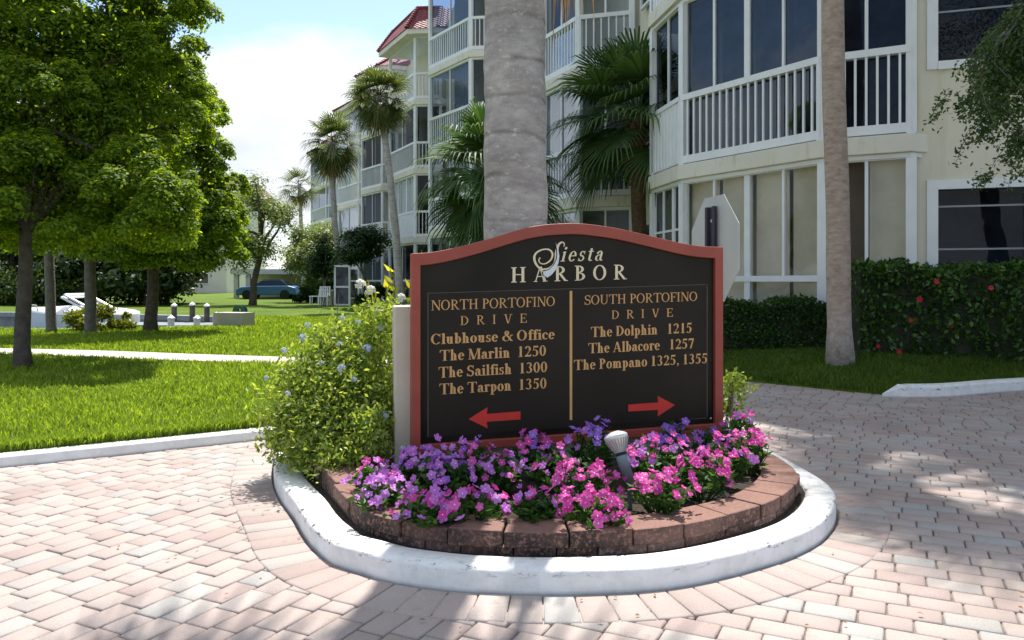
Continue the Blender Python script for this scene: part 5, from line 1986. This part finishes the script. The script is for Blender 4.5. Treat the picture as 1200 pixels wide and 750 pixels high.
def vinca_plant(label, x, y, r, h, nbl, cols, seed):
    rr = np.random.default_rng(seed)
    root = empty('flower_plant', (x, y, .14), label, 'flower', 'flowering plants in the bed')
    # stems fan out from the base; leaves sit along them, flowers at their tips
    ns = 34
    C, A, tips = [], [], []
    mb = MB()
    for i in range(ns):
        a = rr.uniform(0, 2 * np.pi)
        rr_ = r * rr.uniform(.1, 1) ** .6
        tip = np.array([x + math.cos(a) * rr_, y + math.sin(a) * rr_, .14 + h * (1 - .45 * (rr_ / r) ** 2) * rr.uniform(.82, 1.1)])
        b = np.array([x + math.cos(a) * r * .15, y + math.sin(a) * r * .15, .13])
        m_ = (b + tip) / 2 + np.array([math.cos(a) * .03, math.sin(a) * .03, .02])
        mb.tube([b, m_, tip], [.003, .0025, .002], 4, False)
        tips.append((tip, a))
        for q in range(9):
            f = .3 + .7 * (q + rr.random()) / 9
            p = (1 - f) ** 2 * b + 2 * f * (1 - f) * m_ + f * f * tip
            d = rr.normal(size=3)
            d[2] = abs(d[2]) * .5
            d /= np.linalg.norm(d)
            C.append(p + d * .02)
            A.append(d)
    mb.build('stems', 'leaf_vinca', root)
    V, F = leaf_quads(np.array(C), .045, .48, 0, .18, A=np.array(A))
    np_mesh('foliage', V, F, 'leaf_vinca', root)
    for i in range(int(nbl * 1.7)):
        tip, a = tips[rr.integers(len(tips))]
        p = tip + rr.normal(0, .017, 3) + np.array([0, -.006, .012])
        d = (math.cos(a) * .5 + rr.normal(0, .42), math.sin(a) * .4 - .5 + rr.normal(0, .4), .75)
        put(vinca[cols[int(rr.integers(len(cols)))]][int(rr.choice(4, p=(.42, .26, .22, .10)))], 'blossom', root, p, d, float(rr.uniform(.75, 1.15)), float(rr.uniform(0, 6)))


Mg, Lv, Vi = 'petal_magenta', 'petal_lavender', 'petal_violet'
plants = [
    (-.66, 3.80, .13, .19, 20, [Lv, Lv, Mg], 'lavender flower plant at the far left end of the bed'),
    (-.60, 3.50, .14, .18, 26, [Lv], 'lavender flower plant spilling over the left blocks'),
    (-.46, 3.98, .15, .25, 26, [Lv, Lv, Vi], 'tall lavender flower plant below the left corner of the sign'),
    (-.38, 3.30, .16, .16, 32, [Lv, Lv, Mg], 'lavender and pink flower plant at the front left, nearest the kerb'),
    (-.33, 3.72, .15, .25, 28, [Lv, Lv, Vi], 'full lavender flower plant midway between left blocks and sign'),
    (-.22, 4.02, .14, .27, 20, [Vi, Lv, Mg], 'violet flower plant against the sign under the left arrow'),
    (-.15, 3.33, .16, .18, 30, [Mg, Mg, Lv], 'deep pink flower plant left of the bare gap in the bed'),
    (-.06, 3.82, .14, .22, 20, [Mg, Lv], 'pink flower plant with much dark foliage behind the bare gap'),
    (.10, 3.36, .13, .15, 16, [Mg, Mg, Lv], 'low pink flower plant filling the gap left of the magenta ones'),
    (.14, 4.12, .13, .30, 18, [Mg, Vi], 'pink and violet flower plant touching the sign below the gold divider'),
    (.34, 3.60, .15, .23, 28, [Mg], 'magenta flower plant at the front, left of the spotlight'),
    (.36, 3.28, .16, .15, 28, [Mg], 'magenta flower plant hanging over the front blocks'),
    (.20, 3.86, .12, .24, 14, [Mg, Lv], 'pink flower plant just behind the magenta ones left of the spotlight'),
    (.44, 4.10, .13, .34, 16, [Vi, Vi, Lv], 'violet flower plant behind the spotlight, tallest bloom over the frame'),
    (.66, 3.46, .16, .20, 28, [Mg], 'magenta flower plant just right of the spotlight stake'),
    (.74, 3.90, .16, .31, 26, [Mg, Mg, Lv], 'tall pink flower plant right of the spotlight under the right arrow'),
    (.92, 3.72, .15, .24, 22, [Mg], 'pink flower plant at the front right of the bed'),
    (.92, 4.32, .12, .28, 14, [Vi], 'violet flower plant in the shade of the sign, right half'),
    (1.08, 3.98, .15, .27, 22, [Mg, Mg, Lv], 'sunlit pink flower plant near the right end of the bed'),
    (1.16, 4.42, .13, .25, 12, [Vi, Lv], 'violet flower plant under the right corner of the frame'),
    (1.30, 4.22, .14, .25, 18, [Mg], 'pink flower plant at the far right end of the bed'),
    (1.34, 4.50, .10, .33, 10, [Mg, Lv], 'tall pink flower sprig right of the sign frame'),
]
for i, (x, y, r, h, nb, cols, lab) in enumerate(plants):
    vinca_plant(lab, x, y, r, h * (.80 if x < .3 else .92), nb, cols, 100 + i)

# fallen leaves and petals lying about
n_ = 150
lx, ly = rng.uniform(-2.6, 2.4, n_), rng.uniform(2.6, 6.0, n_)
keep = ~inside(island + isl_n * .03, lx, ly) & (ly < np.interp(lx, kerb_l[:, 0], kerb_l[:, 1]) - .1)
C = np.stack([lx, ly, np.full(n_, .013)], 1)[keep]
NR = unit(rng.normal(size=C.shape) * .15 + np.array([0, 0, 1]))
V, F = leaf_quads(C, .022, .5, 0, .2, NRM=NR)
tag(np_mesh('leaf_litter', V, F, 'palm_dead'), kind='stuff')

# plumbago bush on the left of the sign ------------------------------
pb = empty('shrub', (-1.1, 4.75, .14), 'large yellow-green flowering bush with pale blue blooms left of the sign', 'shrub', 'shrubs')
cl = []
bump_pts = [(-1.05, 4.70, .42, .36, .34), (-1.28, 4.75, .48, .26, .28), (-.92, 4.62, .55, .22, .28), (-1.02, 4.8, .72, .26, .24), (-.86, 4.85, .86, .17, .20), (-1.22, 4.62, .25, .28, .20),
            (-.95, 4.50, .30, .24, .24), (-1.36, 4.85, .62, .15, .15), (-.80, 4.75, .98, .12, .12), (-1.12, 4.9, .80, .20, .16), (-1.40, 4.7, .38, .14, .15), (-.72, 4.62, .42, .12, .22), (-1.12, 4.42, .24, .18, .15), (-.95, 4.26, .22, .17, .14), (-1.36, 4.62, .22, .18, .15), (-.78, 4.3, .34, .12, .18)]
for x, y, z, r, rz in bump_pts:
    cl.append((x + (.05 if x < -1.2 else 0), y, z, r * .95, r * .95, rz))
C = clump_points(cl, 27000, 9, .10, .42)
C = C[(C[:, 2] > .12) & ~((C[:, 0] > -.67) & (C[:, 1] < 4.9))]
V, F = leaf_quads(C, .037, .44, .05, .15)
np_mesh('foliage', V, F, 'leaf_plumbago', pb)
mb = MB()
rr = random.Random(12)
for i in range(60):
    c = rr.choice(cl)
    e = Vector((c[0] + rr.gauss(0, c[3] * .5), c[1] + rr.gauss(0, c[3] * .5), max(.2, c[2] + rr.gauss(0, c[5] * .6))))
    b = Vector((-1.05 + rr.gauss(0, .12), 4.72 + rr.gauss(0, .12), .08))
    mb.tube([b, b.lerp(e, .5) + Vector((rr.gauss(0, .04), rr.gauss(0, .04), .06)), e], [.006, .004, .002], 4, False)
mb.build('stems', 'bark_grey', pb)
blue = [cluster_mesh('plumbago_%d' % i, 14, .026, .013, ['petal_blue'], 70 + i) for i in range(3)]
for x, z, y in ((-1.02, .83, 4.55), (-.94, .95, 4.7), (-1.25, .93, 4.7), (-1.27, .86, 4.65), (-1.47, .62, 4.6), (-.80, .92, 4.68), (-.72, .44, 4.35), (-.60, .28, 4.22), (-.98, .70, 4.42), (-1.12, .72, 4.5),
                (-.86, .80, 4.55), (-1.30, .55, 4.45), (-.82, 1.02, 4.75), (-1.05, .97, 4.75), (-.80, .16, 4.02), (-1.38, .78, 4.65), (-.9, .64, 4.38)):
    put(blue[rnd.randrange(3)], 'blossom', pb, (x, y, z), (rnd.gauss(0, .3), -.7, .8), rnd.uniform(.6, 1.05))

# broad-leaved plant with white blooms behind the bush
ct = empty('shrub', (-.78, 5.2, .14), 'upright broad-leaved plant with yellow-green leaves and white blooms above the bush', 'shrub', 'shrubs')
mb = MB()
rr = np.random.default_rng(5)
C, A = [], []
for sx, sy, hz in ((-.80, 5.2, 1.27), (-.92, 5.15, 1.12), (-.70, 5.25, 1.15), (-.86, 5.25, 1.2), (-.62, 5.15, 1.33), (-.99, 5.2, 1.17), (-.58, 5.2, 1.05)):
    mb.tube([(sx * .5 - .4, sy, .1), (sx * .8 - .15, sy, .7), (sx, sy, hz)], [.012, .009, .005], 5)
    for q in range(13):
        f = .55 + .45 * q / 12
        p = np.array([sx * (.5 + .5 * f) - .4 * (1 - f), sy, .1 + (hz - .1) * f])
        d = np.array([rr.normal(), rr.normal(), .8 + rr.random()])
        d /= np.linalg.norm(d)
        C.append(p + d * .045)
        A.append(d)
mb.build('stems', 'bark_grey', ct)
V, F = leaf_quads(np.array(C), .105, .33, 0, .2, A=np.array(A))
np_mesh('foliage', V, F, 'croton', ct)
wht = cluster_mesh('white_bloom', 12, .03, .02, ['petal_white'], 90)
for x, z in ((-.93, 1.14), (-.62, 1.16), (-.73, 1.09), (-.54, 1.22), (-1.0, 1.18), (-.60, 1.08)):
    put(wht, 'blossom', ct, (x, 5.05, z), (0, -.6, .8), rnd.uniform(.8, 1.1))
shrub('shrub', 'small yellow-leaved bush peeping out at the right edge of the sign', 'shrub', (1.33, 5.35, .42), (.24, .2, .26), 1500, .04, 'leaf_plumbago', 58, 'shrubs')

# ------------------------------------------------------------------ canal side
def pile(label, x, y, zt, r, mat, cap, group):
    root = empty('mooring_post', (x, y, -.6), label, 'post', group)
    MB().tube([(x, y, -1.2), (x, y, zt)], r, 10).build('shaft', mat, root)
    mb = MB()
    mb.lathe([(r * 1.12, zt - .02), (r * 1.12, zt + .02), (0, zt + .09)], (x, y, 0), 12)
    mb.build('cap', cap, root)


dk = empty('dock', (-8.6, 21, .05), 'grey wooden boat dock at the end of the canal', 'dock')
MB().obox((-11.5, 20.9), (1, -.12), (-.12, -1), 0, 3.9, -.7, .7, .0, .07).build('deck', 'dock_deck', dk)
mb = MB()
for i in range(5):
    mb.tube([(-11.3 + i * .9, 20.2 - i * .1, -1.2), (-11.3 + i * .9, 20.2 - i * .1, .0)], .07, 8)
mb.build('pilings', 'wood_pile', dk)
for x, y, zt, lab, m_, cp in ((-8.7, 19.6, .26, 'white mooring post at the dock, left of the pair', 'boat_white', 'boat_white'), (-8.0, 19.5, .26, 'white mooring post at the dock, right of the pair', 'boat_white', 'boat_white'),
                              (-7.55, 19.6, .34, 'white mooring post nearest the bare canal end', 'boat_white', 'boat_white'),
                              (-9.5, 21.6, .52, 'dark wooden mooring post with white cap behind the dock, left one', 'wood_pile', 'boat_white'), (-8.95, 21.5, .55, 'dark wooden mooring post with white cap behind the dock, middle one', 'wood_pile', 'boat_white'),
                              (-8.5, 21.4, .52, 'dark wooden mooring post with white cap behind the dock, right one', 'wood_pile', 'boat_white'), (-10.9, 19.9, .45, 'white capped post beside the sunlit shrub', 'boat_white', 'boat_white')):
    pile(lab, x, y, zt, .085 if m_ == 'boat_white' else .075, m_, cp, 'mooring posts')
cb = MB().box((-6.95, 19.2, .12), (.85, .5, .62), -.3)
tag(cb.build('concrete_block', 'sidewalk'), 'pale sunlit concrete block at the end of the canal', 'block')
hr = empty('hose_reel', (-7.0, 19.9, LZ), 'small green hose reel standing on the lawn by the canal', 'hose reel')
hr.location = (-7.15, 20.2, LZ)
mb = MB()
mb.lathe([(.16, -.12), (.16, -.10), (.07, -.09), (.07, .09), (.16, .10), (.16, .12)], (-7.15, 20.2, .42), 16, Matrix.Rotation(R(90), 3, 'X'))
mb.build('reel', 'green_plastic', hr)
mb = MB()
for sx in (-.12, .12):
    mb.beam((-7.15 + sx, 20.1, .0), (-7.15, 20.1, .46), .03)
    mb.beam((-7.15 + sx, 20.3, .0), (-7.15, 20.3, .46), .03)
mb.build('stand', 'green_plastic', hr)

# motor boat
bt = empty('boat', (-13.0, 24, -.5), 'white motor boat with grey hull side and folded canopy frame moored in the canal', 'boat')
st_x = [-15.4, -15.0, -14.5, -13.9, -13.2, -12.5, -12.0]
hw = [.05, .35, .62, .78, .82, .82, .78]
sheer = [.34, .30, .26, .22, .20, .19, .19]
kz = [-.05, -.45, -.62, -.7, -.72, -.72, -.7]
V, F = [], []
for x, w_, s_, k_ in zip(st_x, hw, sheer, kz):
    for yy, z in ((-w_, s_), (-w_ * 1.0, -.35), (-w_ * .8, k_ * .85), (0, k_), (w_ * .8, k_ * .85), (w_ * 1.0, -.35), (w_, s_)):
        V.append((x, 24 + yy, z))
for i in range(len(st_x) - 1):
    for k in range(6):
        F.append((i * 7 + k, i * 7 + 7 + k, i * 7 + 8 + k, i * 7 + 1 + k))
F += [tuple(range(7)), tuple(reversed(range(42, 49)))]
MB().add(V, F).build('hull', 'boat_grey', bt, smooth=True)
V, F = [], []
for x, w_, s_, c_ in zip(st_x, hw, sheer, [.0, .05, .10, .18, .20, .16, .08]):
    for yy, z in ((-w_ * 1.02, s_ - .02), (-w_ * .98, s_ + .05), (-w_ * .6, s_ + c_ * .8 + .05), (0, s_ + c_ + .05), (w_ * .6, s_ + c_ * .8 + .05), (w_ * .98, s_ + .05), (w_ * 1.02, s_ - .02)):
        V.append((x, 24 + yy, z))
for i in range(len(st_x) - 1):
    for k in range(6):
        F.append((i * 7 + k, i * 7 + 7 + k, i * 7 + 8 + k, i * 7 + 1 + k))
F += [tuple(range(7)), tuple(reversed(range(42, 49)))]
MB().add(V, F).build('deck_cover', 'boat_white', bt, smooth=True)
mb = MB()
for sy in (-.8, .8):
    mb.tube([(-12.9, 24 + sy * .8, .3), (-13.7, 24 + sy * .8, .72)], .035, 8)
    mb.tube([(-12.7, 24 + sy * .8, .3), (-13.6, 24 + sy * .8, .79)], .035, 8)
    mb.tube([(-13.6, 24 + sy * .8, .3), (-13.3, 24 + sy * .8, .52)], .02, 8)
mb.tube([(-13.7, 23.36, .72), (-13.7, 24.64, .72)], .04, 8)
mb.tube([(-13.6, 23.36, .79), (-13.6, 24.64, .79)], .05, 8)
mb.build('canopy_frame', 'boat_white', bt)
mb = MB()
mb.tube([(-15.3, 23.9, .22), (-15.1, 23.7, .5), (-14.5, 23.4, .48), (-14.4, 23.4, .2)], .018, 6)
mb.build('bow_rail', 'aluminium', bt)

# ------------------------------------------------------------------ far yard: carport, car, furniture, houses
cp = empty('carport', (-14.9, 52, 0), 'cream flat-roofed carport on square posts beyond the lawn', 'carport')
MB().box((-15.4, 53.5, 1.86), (6.6, 5, .34)).build('roof', 'far_wall', cp)
for x in (-18.4, -17.6, -13.9, -13.3, -12.7):
    MB().box((x, 51.3, .8), (.28, .28, 1.78)).build('post', 'far_wall', cp)
MB().box((-15.4, 56.1, .8), (6.6, .2, 1.78)).build('back_wall', 'far_wall', cp)
car = empty('parked_car', (-15.6, 49.5, LZ), 'blue car with dark windows parked before the carport', 'car')
cx0, cy0 = -15.6, 49.5
prof = [(-1.9, .25), (-1.92, .62), (-1.6, .78), (-.9, .84), (1.4, .86), (1.85, .74), (1.92, .3)]
V = [(cx0 + x, cy0 - .85, LZ + z) for x, z in prof] + [(cx0 + x, cy0 + .85, LZ + z) for x, z in prof]
k = len(prof)
MB().add(V, [tuple(range(k)), tuple(reversed(range(k, 2 * k)))] + [(i, (i + 1) % k, k + (i + 1) % k, k + i) for i in range(k)]).build('body', 'car_blue', car, bevel=.06)
prof = [(-.95, .83), (-.3, 1.22), (.85, 1.24), (1.4, .85)]
V = [(cx0 + x, cy0 - .72 + (.12 if z > 1 else 0), LZ + z) for x, z in prof] + [(cx0 + x, cy0 + .72 - (.12 if z > 1 else 0), LZ + z) for x, z in prof]
MB().add(V, [(0, 1, 2, 3), (7, 6, 5, 4), (0, 4, 5, 1), (1, 5, 6, 2), (2, 6, 7, 3)]).build('windows', 'black_glass', car, bevel=.03)
MB().box((cx0 + .27, cy0, LZ + 1.25), (1.1, 1.1, .03)).build('roof', 'car_blue', car)
for sx in (-1.2, 1.2):
    for sy in (-.8, .8):
        MB().lathe([(0, -.1), (.3, -.1), (.3, .1), (0, .1)], (cx0 + sx, cy0 + sy, LZ + .3), 16, Matrix.Rotation(R(90), 3, 'X')).build('wheel', 'rubber', car)

tb = empty('patio_table', (-8.75, 36.6, LZ), 'white patio table on the lawn by the apartments', 'table')
MB().lathe([(0, .70), (.45, .70), (.45, .735), (0, .735)], (-8.75, 36.6, LZ), 20).build('table_top', 'boat_white', tb)
for a in range(4):
    MB().beam((-8.75 + .3 * math.cos(a * 1.57 + .7), 36.6 + .3 * math.sin(a * 1.57 + .7), LZ), (-8.75 + .2 * math.cos(a * 1.57 + .7), 36.6 + .2 * math.sin(a * 1.57 + .7), LZ + .7), .045).build('leg', 'boat_white', tb)
for x, y, ry, lab in ((-9.35, 36.5, 90, 'white patio chair left of the white table'), (-8.15, 36.7, -90, 'white patio chair right of the white table'), (-8.8, 35.95, 180, 'white patio chair in front of the white table')):
    ch = empty('patio_chair', (x, y, LZ), lab, 'chair', 'white patio chairs')
    q = R(ry)
    f = lambda a, b: (x + a * math.cos(q) - b * math.sin(q), y + a * math.sin(q) + b * math.cos(q))
    MB().box((x, y, LZ + .43), (.48, .48, .05), q).build('seat', 'boat_white', ch)
    mb = MB()
    for a in (-.2, -.1, 0, .1, .2):
        mb.beam((*f(a, -.23), LZ + .45), (*f(a, -.30), LZ + .88), .06, .03)
    mb.beam((*f(-.24, -.30), LZ + .88), (*f(.24, -.30), LZ + .88), .05)
    mb.build('backrest', 'boat_white', ch)
    for a, b in ((-.2, -.2), (.2, -.2), (-.2, .2), (.2, .2)):
        MB().beam((*f(a, b), LZ), (*f(a * .95, b * .95), LZ + .42), .045).build('leg', 'boat_white', ch)

sd = empty('screen_door', (-8.0, 36.0, 0), 'white framed screen door standing at the foot of the apartments', 'door')
mb = MB()
for s in (-.34, .34):
    mb.box((-8.0 + s, 36.2, 1.0), (.09, .08, 1.95))
for z in (.1, .95, 1.93):
    mb.box((-8.0, 36.2, z), (.59, .07, .09))
mb.build('door_frame', 'white_paint', sd)
MB().box((-8.0, 36.22, 1.0), (.6, .012, 1.85)).build('screen', 'interior_dark', sd)

hs = empty('apartment_building', (-28, 78, 0), 'pale distant apartment block with brown roof behind the shade trees', 'apartment building')
MB().box((-33.5, 82, 5.0), (10.5, 12, 10.4)).build('wall', 'far_wall', hs)
MB().box((-33.3, 82, 10.35), (12.2, 13.5, .3)).build('eave', 'far_wall', hs)
lo = [(-39.4, 75.2), (-27.1, 75.2), (-27.1, 88.8), (-39.4, 88.8)]
hi = [(-38.2, 76.6), (-28.4, 76.6), (-28.4, 87.4), (-38.2, 87.4)]
MB().add([(*p, 10.51) for p in lo] + [(*p, 11.9) for p in hi], [(0, 1, 5, 4), (1, 2, 6, 5), (2, 3, 7, 6), (3, 0, 4, 7), (4, 5, 6, 7)]).build('roof', 'roof_brown', hs)
for k in range(3):
    for j in range(3):
        w = MB().box((-37 + j * 3.1, 75.97, 1.7 + k * 3.1), (1.7, .08, 1.5)).build('window', 'white_paint', hs)
        MB().box((-37 + j * 3.1, 75.92, 1.7 + k * 3.1), (1.5, .06, 1.3)).build('pane', 'black_glass', w)
h2 = empty('house', (-36, 52, 0), 'white house across the canal at the left edge', 'house')
MB().box((-36.5, 55, 1.5), (9, 7, 3.1)).build('wall', 'far_wall', h2)
lo = [(-41.6, 50.9), (-31.4, 50.9), (-31.4, 59.1), (-41.6, 59.1)]
MB().add([(*p, 3.06) for p in lo] + [(-39, 55, 4.6), (-34, 55, 4.6)], [(0, 1, 5, 4), (1, 2, 5), (2, 3, 4, 5), (3, 0, 4), (3, 2, 1, 0)]).build('roof', 'boat_white', h2)
for j in range(3):
    w = MB().box((-39 + j * 2.6, 51.46, 1.6), (1.5, .08, 1.2)).build('window', 'white_paint', h2)
    MB().box((-39 + j * 2.6, 51.41, 1.6), (1.3, .06, 1.0)).build('pane', 'black_glass', w)
